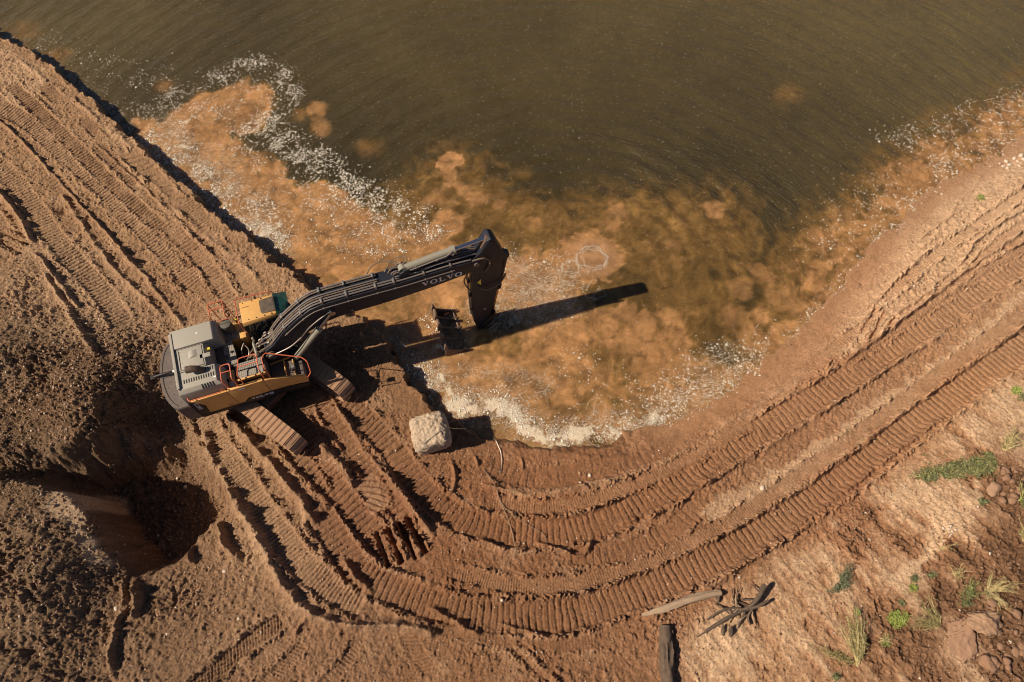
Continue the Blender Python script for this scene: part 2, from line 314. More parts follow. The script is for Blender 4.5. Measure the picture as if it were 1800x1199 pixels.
ridge([(1160,660),(1200,735)][:0] or [(1000,800),(1100,800),(1200,760),(1290,705)], .10, .12, z=.35, tn=-.2)
ridge([(840,850),(930,868),(1040,850),(1150,812),(1260,750),(1330,710),(1420,660)], .10, .10, z=.4, tn=.25)
ridge([(1200,870),(1300,815),(1400,755),(1480,700),(1570,640),(1660,590)], .10, .10, z=.5, tn=.0)
ridge([(1080,920),(1150,900),(1230,845),(1300,800)], .12, .12, z=.5, tn=-.1)
ridge([(1130,1090),(1250,1030),(1350,960),(1450,890),(1560,805),(1660,730)], .14, .12, z=.65, tn=-.1)
ridge([(1480,640),(1560,580),(1640,520),(1750,440),(1800,405)], .16, .07, z=.45)
ridge([(1680,470),(1720,420),(1800,370)], .14, .06, z=.4)
ridge([(1560,560),(1620,520),(1680,470)], .10, .08, z=.4)
ridge([(1250,700),(1280,715),(1330,690)], .06, .05, z=.2)
ridge([(790,800),(800,840),(790,880)], .12, .07, z=.55); ridge([(830,790),(845,830)], .1, .06, z=.5); ridge([(915,790),(920,835)], .12, .05, z=.4)
ridge([(170,830),(100,820),(30,835)], .12, .1, z=1.6); ridge([(212,1010),(214,1060),(198,1120),(192,1199)], .18, .09, z=1.3); ridge([(370,905),(340,960),(345,1000)], .25, .1, z=.6)
ridge([(385,910),(400,960),(430,990)], .25, .09, z=.7); ridge([(240,1010),(250,1050),(240,1100)], .25, .12, z=.8)
# bucket tooth marks
for a, b in (((660,930),(684,1000)),((680,922),(708,992)),((698,912),(732,985)),((713,903),(750,973))):
    band([a, b], .15, .5, .26, .003, .3, -.15, .07, seed=a[0])
for a, b in (((1545,535),(1515,585)),((1558,545),(1530,600)),((1575,555),(1548,600))): band([a, b], .10, .5, .08, .003, .3, -.2, .04, z=.4, seed=a[0])
for a, b in (((0,405),(55,430)),((0,425),(40,445))): band([a, b], .12, .5, .12, .003, .3, -.2, .06, z=1.1, seed=a[1])
# holes and clumps of darker clods
for px, py, r, dp in ((112,370,.28,.25),(250,455,.2,.12),(385,590,.2,.1),(95,1150,.2,.2),(1120,835,.1,.1),(270,905,.3,.1),(790,870,.12,.12),(640,700,.12,.1),(1275,1060,.3,.12),(1505,950,.3,-.06),(1250,320,.1,.0)):
    c = G(px, py, .8); dd = (GXX-c[0])**2+(GYY-c[1])**2; fine -= (dp*np.exp(-dd/(r*r))).astype(np.float32)

patch([(160,870),(195,858),(220,885),(190,915),(195,945),(222,995),(205,1000),(170,940),(150,900)], 1.5, .15, z=.2, flat=.8)
# ---- eroded sand slope, lower right: dark clod patches on pale ground, streaked
kt = np.array([.55, -.83])
u_ = kx*kt[0]+ky*kt[1]; v_ = -kx*kt[1]+ky*kt[0]
ero = fbm(u_*.28, v_, 1.1, 6, 111, .62); ero2 = fbm(u_*.3+.3*lump, v_, .42, 4, 121, .65)
LRpoly = Gxy([(1180,1230),(1200,1120),(1330,1000),(1440,940),(1560,830),(1660,750),(1760,660),(1900,560),(2100,700),(2000,1300)], .9)
LF = Field(-5, 32, -6, 24, .15); lrd, _ = segdist(LF.X, LF.Y, np.vstack([LRpoly, LRpoly[:1]])); lrd = np.where(inpoly(LF.X, LF.Y, LRpoly), lrd, -lrd)
LR = sstep(-.3, .5, LF.at(lrd, kx, ky)+.3*ero); LR[kx < -4] = 0
palemap = RF.at(spots([(1250,1150,1.8,.9),(1400,960,1.2,.6),(1650,900,1.3,.9),(1560,880,1.2,.6),(1720,740,1.6,.8),(1590,1010,.7,.9),(1650,920,.5,.8),(1440,1010,.9,.5),(1380,1120,1.3,.4),(1680,1130,.5,.9),(1800,700,1.,.5),
    (1560,1130,1.2,-.5),(1760,1000,1.4,-.8),(1780,1150,1.5,-.7),(1650,1030,.9,-.3),(1500,960,.6,-.9),(1660,975,.5,-.8),(1790,850,.8,-1.),(1470,1130,.8,-.3),(1440,1020,.4,-.6),(1530,900,.5,-.6),(1490,930,.5,-.7),(1590,960,.5,-.6),(1430,1100,.4,-.5),(1700,800,.5,-.4)], RF.X, RF.Y, .10), kx, ky)
mott = np.clip(palemap+1.5*ero+1.1*ero2+.45*lp2+.5*lp1, -1, 1.1)
fine_k = fine[keep]; tint_k = tint[keep]
clod = sstep(-.1, .5, -(mott))
fine_k *= 1-LR*.45*(1-clod)
fine_k += LR*(.12*ero+.05*ero2+clod*(.14*lp1+.10*lp2+.02*wn_))
tint_k = tint_k*(1-LR*.8)+LR*(mott*1.25)
# pale seams (washed gypsum-like streaks)
for pts, ww in (([(1655,925),(1640,960),(1610,995),(1570,1020)], .12),([(1272,1143),(1255,1165),(1250,1199)], .05),([(1708,850),(1712,885)], .12),([(1690,1105),(1680,1140)], .15),([(1642,935),(1635,965)], .22)):
    dd, _ = segdist(kx, ky, Gxy(pts, 1.)); tint_k += 1.5*np.exp(-((dd+.1*n25)/ww)**2)

# ---- put the ground together
sdk, swk, slk = sd0[keep], sw0[keep], sl0[keep]
cl = sstep(.25, .6, 1/(swk+.4)*.4)                    # 1 on cliffs, 0 on the beach
dk = sdk + cl*(.22*noise(kx, ky, .9, 141)+.14*noise(kx, ky, .3, 142)+.05*n12) + (1-cl)*(.4*fbm(kx, ky, 2.2, 4, 143))
T = sstep(0, 1, (dk+swk)/swk)
lin_up = np.clip((dk)/1.6, 0, 1)
hk = mh[keep]+fine_k
hbeach = .012+.055*np.clip(dk, 0, 1.4)+.035*fbm(kx, ky, .8, 4, 151)+.4*fine_k*sstep(.2, 1., dk)                  # flat wet sand before the land rises
hb = hbeach + (hk-hbeach)*sstep(.35, 1.7, dk)
hland = hk*cl+hb*(1-cl)
bedd = np.clip(-(dk+swk*cl)*.12, 0, 1)
hbed = -.10-bedd-.25*cl+.03*n25
T = np.where(cl > .5, sstep(-swk, 0, dk), sstep(-1.0, .0, dk))
Z = hland*T+hbed*(1-T)
# slumped lumps at the foot of the bank
Z += cl*np.exp(-((dk+swk*.8)/.22)**2)*(.14*np.clip(noise(kx, ky, .35, 145)+.1, 0, 1)*2.)
# wetness: near the water and inside the beach
wet = np.clip(1-sdk/ (.9+.5*noise(kx, ky, 1.2, 147)), 0, 1)*(1-cl)+cl*sstep(.05, -.25, dk)
wet = np.clip(wet, 0, 1)

# ---- soil colour by region, darkest at the lower left
def IDW(lst, x, y, sig=2.6):
    acc = np.zeros(x.shape+(3,)); W = np.zeros(x.shape)
    for px, py, c in lst:
        g = G(px, py, .7); k = np.exp(-((x-g[0])**2+(y-g[1])**2)/(sig*sig))+1e-7/((x-g[0])**2+(y-g[1])**2+1); acc += k[..., None]*np.array(c); W += k
    return acc/W[..., None]
TAN = (.385, .24, .145); RED = (.285, .16, .088); BRN = (.27, .15, .088); ORG = (.46, .25, .135); PAL = (.52, .33, .21)
cols = [(0,150,TAN),(100,250,TAN),(250,380,TAN),(0,400,TAN),(150,520,(.36,.23,.145)),(330,520,(.36,.215,.13)),(450,520,TAN),(80,650,(.25,.165,.105)),(200,700,(.20,.125,.078)),(30,850,(.20,.13,.082)),(60,1050,(.27,.18,.118)),(250,640,(.26,.165,.105)),
 (200,1150,(.26,.165,.105)),(300,900,(.19,.115,.072)),(350,1080,(.28,.17,.105)),(450,1000,(.38,.24,.15)),(430,850,(.37,.23,.14)),(560,1100,(.31,.18,.11)),(600,780,(.31,.165,.095)),(700,700,RED),(650,900,(.28,.14,.08)),(800,950,(.28,.135,.07)),(950,850,(.32,.155,.08)),
 (950,1080,(.28,.14,.075)),(850,1150,(.29,.155,.085)),(1050,1150,(.30,.16,.09)),(1150,850,(.32,.16,.085)),(1100,1000,(.28,.14,.075)),(1250,950,(.30,.155,.085)),(1250,750,(.37,.19,.10)),(1350,850,(.36,.20,.115)),(1450,700,(.37,.20,.115)),(1400,620,(.42,.22,.12)),(1550,480,(.50,.28,.165)),
 (1650,400,PAL),(1750,330,(.55,.36,.24)),(1700,550,(.44,.26,.155)),(1600,680,(.40,.225,.13)),(1800,500,(.45,.27,.165)),(1700,700,ORG),(1500,900,(.36,.18,.10)),(1300,1150,(.5,.30,.18)),(1450,1050,(.44,.24,.135)),(1600,900,(.44,.24,.135)),(1650,1100,(.27,.15,.09)),(1800,850,(.27,.15,.09)),(1780,1000,(.28,.155,.09)),(1780,1170,(.27,.155,.095)),(1200,1080,(.36,.19,.11)),(1500,1150,(.36,.2,.115))]
CC = IDW(cols, RF.X, RF.Y, 1.7)
colr = np.stack([RF.at(CC[..., i], kx, ky) for i in range(3)], -1)
tk = np.clip(tint_k, -1, 1.5)
pale = np.array([.66, .47, .32])*1.05; dark = np.array([.15, .082, .048])
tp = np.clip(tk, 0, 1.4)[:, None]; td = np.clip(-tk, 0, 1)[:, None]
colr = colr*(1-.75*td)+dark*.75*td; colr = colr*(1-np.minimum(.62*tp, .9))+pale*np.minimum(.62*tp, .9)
colr *= (1+.10*n06+.22*lp2+.16*lp1+.16*wn_)[:, None]
wetc = np.array([.32, .18, .10]); wk = wet[:, None]
wetm = wetc*(1+.10*n25[:, None]+.10*lump[:, None])
colr = np.where(cl[:, None] > .5, colr*(1-.45*wk), colr*(1-.8*wk)+wetm*.8*wk)
colr = np.clip(colr*np.array([.94, .895, .82]), .01, .85)

def nodes_mat(name):
    m = bpy.data.materials.new(name); m.use_nodes = True; nt = m.node_tree; return m, nt, nt.nodes, nt.links, nt.nodes['Principled BSDF']
def grid_mesh(name, keepmask, zs, nx, colarr, colname='soil_colour', extra=None, x=None, y=None):
    idx = -np.ones(keepmask.shape, np.int64); idx[keepmask] = np.arange(keepmask.sum())
    a, b, c, d = idx[:-1, :-1], idx[:-1, 1:], idx[1:, 1:], idx[1:, :-1]
    ok = (a >= 0) & (b >= 0) & (c >= 0) & (d >= 0)
    f = np.stack([a[ok], b[ok], c[ok], d[ok]], -1).astype(np.int32)
    me = bpy.data.meshes.new(name); co = np.stack([x, y, zs], -1).astype(np.float32)
    me.vertices.add(len(co)); me.vertices.foreach_set('co', co.ravel())
    me.loops.add(f.size); me.loops.foreach_set('vertex_index', f.ravel())
    me.polygons.add(len(f)); me.polygons.foreach_set('loop_start', np.arange(0, f.size, 4, dtype=np.int32)); me.polygons.foreach_set('loop_total', np.full(len(f), 4, np.int32))
    me.update(calc_edges=True)
    me.polygons.foreach_set('use_smooth', np.ones(len(f), bool))
    ca = me.attributes.new(colname, 'FLOAT_COLOR', 'POINT'); ca.data.foreach_set('color', np.hstack([colarr, (extra if extra is not None else np.zeros(len(co)))[:, None]]).astype(np.float32).ravel())
    return me
def link(name, me, mat=None, parent=None, **props):
    o = bpy.data.objects.new(name, me); col.objects.link(o)
    if mat is not None and me is not None and not me.materials: me.materials.append(mat)
    if parent is not None: o.parent = parent
    for k, v in props.items(): o[k] = v
    return o
def mathn(N, L, op, a, b=None, clamp=False):
    q = N.new('ShaderNodeMath'); q.operation = op; q.use_clamp = clamp
    for i, v in enumerate((a, b)):
        if v is None: continue
        if isinstance(v, (int, float)): q.inputs[i].default_value = v
        else: L.new(v, q.inputs[i])
    return q.outputs[0]
def noisen(N, L, scale, detail=4, rough=.6, vec=None, dist=0):
    q = N.new('ShaderNodeTexNoise'); q.inputs['Scale'].default_value = scale; q.inputs['Detail'].default_value = detail; q.inputs['Roughness'].default_value = rough; q.inputs['Distortion'].default_value = dist
    if vec is not None: L.new(vec, q.inputs['Vector'])
    return q.outputs['Fac']

# soil material: attribute colour x grain, gravel relief as bump
soil, nt, N, L, B = nodes_mat('soil')
at = N.new('ShaderNodeAttribute'); at.attribute_name = 'soil_colour'
geo = N.new('ShaderNodeNewGeometry'); pos = geo.outputs['Position']
g1 = noisen(N, L, 13, 6, .8, pos); g2 = noisen(N, L, 90, 3, .7, pos); g3 = noisen(N, L, 3.0, 5, .65, pos)
vo = N.new('ShaderNodeTexVoronoi'); vo.inputs['Scale'].default_value = 22; vo.inputs['Randomness'].default_value = 1; L.new(pos, vo.inputs['Vector'])
mixv = mathn(N, L, 'MULTIPLY', mathn(N, L, 'ADD', mathn(N, L, 'MULTIPLY', g1, 2.0), mathn(N, L, 'ADD', mathn(N, L, 'MULTIPLY', g2, .9), mathn(N, L, 'SUBTRACT', mathn(N, L, 'MULTIPLY', g3, .5), .75))), 1.05)
vm = N.new('ShaderNodeVectorMath'); vm.operation = 'SCALE'; L.new(at.outputs['Color'], vm.inputs[0]); L.new(mixv, vm.inputs['Scale'])
L.new(vm.outputs[0], B.inputs['Base Color'])
bh = mathn(N, L, 'ADD', mathn(N, L, 'MULTIPLY', g1, 1.0), mathn(N, L, 'MULTIPLY', vo.outputs['Distance'], -.15))
bh = mathn(N, L, 'ADD', bh, mathn(N, L, 'MULTIPLY', g2, .35))
bp = N.new('ShaderNodeBump'); bp.inputs['Distance'].default_value = .055
st = mathn(N, L, 'SUBTRACT', 1.0, mathn(N, L, 'MULTIPLY', at.outputs['Alpha'], .8)); L.new(mathn(N, L, 'MULTIPLY', st, .95), bp.inputs['Strength'])
L.new(bh, bp.inputs['Height']); L.new(bp.outputs[0], B.inputs['Normal'])
rr = mathn(N, L, 'SUBTRACT', .92, mathn(N, L, 'MULTIPLY', at.outputs['Alpha'], .5)); L.new(rr, B.inputs['Roughness']); B.inputs['Specular IOR Level'].default_value = .25

me = grid_mesh('ground', keep, Z, NX, colr, 'soil_colour', wet, kx, ky)
link('ground', me, soil, kind='structure')
ZG = np.full(GXX.shape, -.3); ZG[keep] = Z
def ground_z(x, y):
    i = min(max(int((x-X0)/ST), 0), NX-1); j = min(max(int((y-Y0)/ST), 0), NY-1)
    return float(ZG[j, i]) if keep[j, i] else float(macro(np.array([x]), np.array([y]))[0])
def on_ground(px, py, it=4):
    z = .7
    for _ in range(it): p = G(px, py, z); z = ground_z(p[0], p[1])
    return Vector((p[0], p[1], z))

# coarse land beyond the surveyed field, in two steps of coarseness
lp2 = np.vstack([[[-400, 300]], shl, [[560, 480], [560, -400], [-560, -400], [-560, 300]]])
FAR = []
for cs, bx0, bx1, by0, by1 in ((.5, -50, 50, -30, 60), (5., -500, 500, -300, 450)):
    cgx = np.arange(bx0, bx1+.01, cs); cgy = np.arange(by0, by1+.01, cs); CX, CY = np.meshgrid(cgx, cgy)
    sdc = CF.at(SD, CX, CY); inCF = (np.abs(CX) < 59) & (CY > -29) & (CY < 61); inl = inpoly(CX, CY, lp2)
    hwc = 15.9+(CY+.3)*.334+1.0
    if cs < 1: core = (np.abs(CX) < hwc-.6) & (CY > -2.6) & (CY < 30.4)
    else: core = (np.abs(CX) < 48) & (CY > -28) & (CY < 58)
    ck = ~core & (inl | (inCF & (sdc > -1.2)))
    ex_ = np.clip(CX, -38, 38); ey_ = np.clip(CY, -11, 40)
    hc = np.clip(macro(ex_, ey_), .3, 2.6)+.12*fbm(CX, CY, 1.7, 3, 1)+.10*fbm(CX, CY, 6, 3, 7)-(.03 if cs < 1 else .25)
    hc = np.where(inCF & (sdc < 1.2), np.minimum(hc, .02+.35*np.clip(sdc, -1, 1.2)), hc)
    cc = np.stack([RF.at(CC[..., k], np.clip(CX[ck], -31, 31), np.clip(CY[ck], -5, 33)) for k in range(3)], -1)*np.array([1.0, .94, .83])*(1+.25*fbm(CX[ck], CY[ck], 1.6, 3, 17))[:, None]
    link('ground', grid_mesh('far_ground', ck, hc[ck], 0, cc, 'soil_colour', None, CX[ck], CY[ck]), soil, kind='structure')
    FAR.append((CX, CY, inl, hwc, cs))

# ------------------------------------------------------------------ WATER
WS = .075
wx_ = np.arange(-29.5, 29.5, WS); wy_ = np.arange(3.5, 33.5, WS); WX, WY = np.meshgrid(wx_, wy_)
wsd = CF.at(SD, WX, WY)
wk_ = (wsd < .55) & (np.abs(WX) < 15.9+(WY+.3)*.334+1.6)
ux, uy = WX[wk_], WY[wk_]; usd = wsd[wk_]
print('water points', wk_.sum())
WF = Field(-30, 30, 3, 34, .1)
def polyfield(poly, z=0.):
    P = Gxy(poly, z); d, _ = segdist(WF.X, WF.Y, np.vstack([P, P[:1]])); return np.where(inpoly(WF.X, WF.Y, P), d, -d)
wpx = fbm(ux, uy, 2.6, 4, 201)*1.15+.35*fbm(ux, uy, .8, 3, 205); wpy = fbm(ux, uy, 2.6, 4, 211)*1.15+.35*fbm(ux, uy, .8, 3, 215)
qx, qy = ux+wpx*.55, uy+wpy*.55
bill = 1-2.0*np.abs(fbm(qx, qy, 1.1, 4, 221)); bill2 = 1-2.2*np.abs(fbm(qx, qy, .45, 3, 231)); soft = fbm(qx, qy, 2.2, 3, 241)
silt = np.zeros(ux.shape); WFsd = usd.copy()
def addpoly(poly, edge, val, nz):
    global silt
    s = WF.at(polyfield(poly), qx, qy); m = sstep(-edge, edge, s+nz*(bill-.5)); silt = np.maximum(silt, val*m)
addpoly([(225,215),(290,210),(350,165),(420,140),(468,150),(482,180),(455,222),(400,238),(475,272),(520,330),(590,325),(650,370),(715,402),(790,385),(822,400),(780,440),(900,600),(700,700),(540,520),(380,400),(240,260)], .22, .95, .35)
addpoly([(540,500),(700,440),(860,430),(900,440),(1000,445),(1040,425),(1090,445),(1085,480),(1010,520),(1060,580),(1110,560),(1180,560),(1225,610),(1180,660),(1290,690),(1260,780),(900,820),(740,720),(640,600)], .45, .86, .6)
addpoly([(1210,760),(1270,650),(1350,610),(1320,550),(1345,470),(1430,395),(1480,365),(1570,290),(1650,250),(1700,250),(1725,275),(1810,205),(1900,240),(1500,600),(1250,800)], 1.3, .62, 1.1)
silt = np.maximum(silt, .97*sstep(-3.6, .2, WFsd+1.5*(bill-.55)+.9*soft)*sstep(1., 5., ux))
addpoly([(560,480),(640,380),(700,330),(780,275),(860,300),(880,350),(1000,360),(1100,350),(1280,340),(1330,420),(1290,560),(1200,700),(1000,720),(880,560)], 1.2, .46, 1.6)
addpoly([(1045,545),(1090,535),(1130,560),(1155,545),(1180,590),(1170,625),(1215,640),(1200,675),(1150,680),(1130,650),(1080,640),(1060,600)], .15, 1., .35)
addpoly([(880,480),(940,470),(1010,500),(1050,540),(1040,560),(980,575),(900,560)], .3, .9, .5)
addpoly([(960,520),(1100,530),(1220,640),(1190,760),(1000,780),(900,680)], .8, .62, .8)
for px, py, r, v, e in ((555,195,.5,.62,.25),(562,228,.42,.66,.2),(525,205,.3,.45,.2),(290,150,.4,.5,.3),(785,285,.42,.95,.1),(795,315,.45,.8,.2),(835,345,.5,.72,.25),(870,358,.3,.75,.2),(790,360,.55,.6,.3),(740,355,.35,.5,.3),(650,262,.4,.35,.4),(1385,170,.6,.35,.5),
    (1252,368,.5,.8,.25),(1082,372,.42,.66,.25),(1078,395,.45,.6,.25),(938,392,.4,.6,.25),(915,300,.3,.35,.3),(1030,455,1.1,.95,.25),(1065,560,.6,.85,.3),(1110,600,.8,.9,.3),(1150,640,.7,.9,.3),(1640,262,.5,.9,.2),(790,395,.6,.8,.25),(1180,430,.7,.5,.6),(1300,620,.6,.6,.4),(30,60,.8,.3,.6),(95,100,.5,.5,.4),(1715,255,.3,.8,.2)):
    c = G(px, py, 0); s = r-np.hypot(qx-c[0], qy-c[1]); silt = np.maximum(silt, v*sstep(-e, e, s+.28*r*(bill2-.4)))
shb = np.exp(-np.clip(-usd, 0, 9)/.35)*.9*(.8+.5*soft); silt = np.maximum(silt, np.clip(shb, 0, .9))
# folds in the clouds of silt
crs = np.clip(bill2, -1, 1)
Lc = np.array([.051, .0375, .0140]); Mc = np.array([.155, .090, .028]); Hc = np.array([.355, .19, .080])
big = fbm(qx*.9+wpx*.6, qy+wpy*.6, 2.9, 5, 281, .6)
bay = sstep(-7.2, -3.5, ux)*sstep(17.5, 14.5, uy)
silt = np.clip(silt*(1+.22*(crs-.5)+.38*(bill-.5))+.25*soft*silt+bay*silt*(.9*big-.10), 0, 1)
sky_sheen = np.clip((uy-14)/16, 0, 1)*.75+np.clip((ux-2)/20, 0, 1)*.55+np.clip((-ux-12)/12, 0, 1)*.4  # sky sheen painted into deep water colour, stronger far out and at the sides
deepvar = (.72+.25*soft+.5*fbm(ux, uy, 8., 3, 291)+sky_sheen*1.15)[:, None]
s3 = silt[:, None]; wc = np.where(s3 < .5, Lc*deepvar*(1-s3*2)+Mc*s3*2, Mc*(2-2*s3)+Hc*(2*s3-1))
fold = fbm(qx+1.2*wpy, qy-1.2*wpx, 1.5, 4, 271); bil3 = 1-2.2*np.abs(fbm(qx, qy, .8, 4, 275, .6))
wc *= (1+(.38*np.clip(bil3-.55, -1, .4)+.22*(crs-.4)+.5*fold)*np.clip(silt*1.6, 0, 1)*(1-.35*(usd > -1.2)))[:, None]
# billowing plumes of stirred silt, rounded lobes with darker creases between
def lobes(sc_, sd_): return np.clip(np.abs(noise(ux+.35*wpx, uy+.35*wpy, sc_, sd_))*2.0, 0, 1)**.7
lobe = .62*lobes(.85, 501)+.38*lobes(.38, 505); px_, py_ = ux+.22*wpx, uy+.22*wpy
wc *= (1+.34*(lobe-.5)*np.clip(silt*1.5-.2, 0, 1))[:, None]
for px, py, rr, v, e in ((1045,452,1.15,.95,.12),(1000,478,.7,.8,.15),(1085,372,.42,.62,.2),(1075,395,.35,.5,.2),(940,395,.38,.5,.2),(785,283,.34,.95,.08),(790,305,.36,.85,.12),(818,330,.36,.7,.15),(848,348,.38,.75,.15),(878,356,.24,.7,.12),(770,345,.45,.45,.25),(745,362,.35,.4,.2),
    (557,190,.45,.55,.16),(562,215,.35,.6,.14),(566,235,.30,.6,.12),(522,205,.28,.35,.2),(1252,366,.42,.7,.16),(1640,270,.75,.8,.15),(1600,292,.55,.7,.2),(1715,258,.26,.7,.1),(1070,560,.5,.85,.14),(1100,548,.36,.9,.1),(1130,572,.55,.85,.14),(1175,560,.40,.75,.14),(1110,600,.6,.85,.14),(1155,620,.6,.9,.12),(1195,645,.42,.8,.12),(1130,645,.5,.7,.15),
    (1300,505,.5,.5,.2),(1335,480,.4,.5,.2),(1290,560,.55,.55,.2),(1320,600,.5,.6,.2),(1380,520,.6,.5,.25),(1440,420,.55,.6,.2),(1480,380,.45,.6,.2),(1190,430,.35,.3,.2),(955,640,.7,.3,.3),(800,600,.6,.35,.3),(700,520,.9,.4,.4),(930,690,.6,.4,.3),(290,152,.3,.4,.2),(610,372,.6,.4,.2),(660,400,.5,.5,.2),(790,395,.65,.7,.18),(640,262,.3,.2,.3)):
    c = G(px, py, 0); d_ = np.hypot(px_-c[0], py_-c[1]); P_ = (v*sstep(-e, e, rr*(.55+.75*lobe)-d_))[:, None]
    wc = wc*(1-P_)+(Hc*(.70+.52*lobe)[:, None])*P_; silt = np.maximum(silt, P_[:, 0]*.8)
c = G(1045, 452, 0); d_ = np.hypot(px_-c[0], (py_-c[1])*1.1); P_ = (.9*sstep(1.25, .85, d_+.35*(lobe-.5)))[:, None]; wc = wc*(1-P_)+np.array([.42, .235, .115])*(.9+.15*lobe)[:, None]*P_
# lace and thick foam masks
def linefield(pts, wdt):
    d, _ = segdist(ux, uy, smooth_line(Gxy(pts, 0), .3)); return np.exp(-(d/wdt)**2)
lace = np.zeros(ux.shape); thick = np.zeros(ux.shape)
def near(pts):
    P = Gxy(pts, 0); return (ux > P[:, 0].min()-2) & (ux < P[:, 0].max()+2) & (uy > P[:, 1].min()-2) & (uy < P[:, 1].max()+2)
def addline(arr, pts, wdt, v):
    m = near(pts); d, _ = segdist(ux[m], uy[m], smooth_line(Gxy(pts, 0), .3)); arr[m] = np.maximum(arr[m], v*np.exp(-(d/wdt)**2))
for pts, wd, v in (([(745,650),(780,690),(830,712),(880,712),(930,750),(990,768),(1060,755),(1130,755),(1170,725)], .55, 1.),([(900,480),(930,520),(960,500),(1000,490)], .45, .75),([(870,540),(930,545),(1000,530)], .4, .6),
    ([(1230,640),(1290,625),(1340,630)], .4, .3),([(1180,720),(1240,690),(1300,660)], .5, .8),([(720,640),(760,660),(790,690)], .45, .9),([(820,650),(900,655),(960,680)], .3, .5),([(900,540),(960,560),(1010,540)], .3, .5),
    ([(440,390),(470,415),(500,440)], .4, .9),([(290,215),(330,270),(400,330)], .5, .5),([(660,600),(720,640)], .3, .5),([(890,450),(940,490)], .3, .6),([(380,260),(420,330)], .4, .4),([(1200,650),(1260,610),(1300,615)], .25, .3),([(830,540),(870,575),(900,560)], .3, .6)):
    addline(lace, pts, wd, v)
for pts, wd, v in (([(800,712),(830,718),(870,712),(905,722)], 0.42, 1.),([(915,740),(935,760),(985,772),(1010,762)], 0.38, .95),([(1035,758),(1060,750),(1085,768)], 0.32, .9),([(1100,775),(1135,755),(1150,730)], 0.25, .8),([(455,400),(470,412),(488,395)], 0.27, .8),
    ([(765,655),(785,672),(792,692)], 0.27, .7),([(320,255),(332,262)], 0.19, .7),([(328,212),(322,222)], 0.19, .8),([(770,608),(790,612)], 0.17, .9),([(805,603),(815,600)], 0.13, .7),([(755,560),(765,575),(772,592)], 0.19, .5),([(1275,622),(1300,618)], 0.19, .6),([(700,395),(715,410)], 0.28, .5),([(786,550),(795,545)], 0.13, .6)):
    addline(thick, pts, wd, v)
c = G(1040, 455, 0); rr_ = np.hypot(ux-c[0], (uy-c[1])*1.05)+.12*wpx; ring = np.exp(-((rr_-.62)/.07)**2); lace = np.maximum(lace, ring*.9)
c = G(1003, 472, 0); rr_ = np.hypot(ux-c[0], uy-c[1])+.1*wpy; lace = np.maximum(lace, np.exp(-((rr_-.35)/.06)**2)*.7)
tm = thick > .01
thick = np.clip(thick*.95+tm*(.75*fbm(ux, uy, .9, 3, 251)+.55*fbm(ux, uy, .3, 3, 253)+.18*noise(ux, uy, .12, 255))-.32, 0, 1)
# surface: rings spreading from the dug spot, small wind chop
c0 = G(990, 500, 0); rr_ = np.hypot(ux-c0[0], uy-c0[1]); ph = rr_+.30*fbm(ux, uy, 3.5, 2, 261)
envr = sstep(2.0, 4.5, rr_)*(.35+.65*np.exp(-((rr_-6.3)/2.2)**2))
up = np.clip((uy-c0[1])/(rr_+.1), -1, 1); envr *= sstep(-.1, .5, up)
gate = np.clip(.5+1.4*noise(ux, uy, 2.5, 263), 0, 1.2)
wz = envr*(.042*np.sin(ph*2*np.pi/.95)+.006*gate*np.sin(ph*2*np.pi/.33+1.))
wz += .0035*noise(ux, uy, .5, 265)+.006*thick*3+ .02*thick*np.abs(noise(ux, uy, .15, 267))*2
# little heaps where silt boils up through the surface
wz *= np.clip(1.2-silt*.7, .3, 1)
# pull the edge cells under the bank
wz = wz-.0*usd
wm, nt, N, L, B = nodes_mat('turbid_water')
at = N.new('ShaderNodeAttribute'); at.attribute_name = 'water_colour'; fa = N.new('ShaderNodeAttribute'); fa.attribute_name = 'foam'
sx = N.new('ShaderNodeSeparateXYZ'); L.new(fa.outputs['Vector'], sx.inputs[0])
geo = N.new('ShaderNodeNewGeometry'); pos = geo.outputs['Position']
c1 = noisen(N, L, 2.2, 6, .6, pos, 1.2); c2 = noisen(N, L, 9, 4, .6, pos, .6)
sc_ = mathn(N, L, 'ADD', mathn(N, L, 'MULTIPLY', c1, .55), mathn(N, L, 'ADD', mathn(N, L, 'MULTIPLY', c2, .28), .6))
vm = N.new('ShaderNodeVectorMath'); vm.operation = 'SCALE'; c3 = noisen(N, L, .9, 7, .52, pos, 1.6); c4 = noisen(N, L, 2.6, 5, .5, pos, 2.2)
m3 = N.new('ShaderNodeMapRange'); L.new(c3, m3.inputs[0]); m3.inputs[1].default_value = .36; m3.inputs[2].default_value = .62; m3.inputs[3].default_value = -.30; m3.inputs[4].default_value = .10
m4 = N.new('ShaderNodeMapRange'); L.new(c4, m4.inputs[0]); m4.inputs[1].default_value = .36; m4.inputs[2].default_value = .62; m4.inputs[3].default_value = -.14; m4.inputs[4].default_value = .07
sc_ = mathn(N, L, 'MULTIPLY', sc_, mathn(N, L, 'ADD', 1.0, mathn(N, L, 'MULTIPLY', mathn(N, L, 'ADD', m3.outputs[0], m4.outputs[0]), sx.outputs[2])))
L.new(at.outputs['Color'], vm.inputs[0]); L.new(sc_, vm.inputs['Scale'])
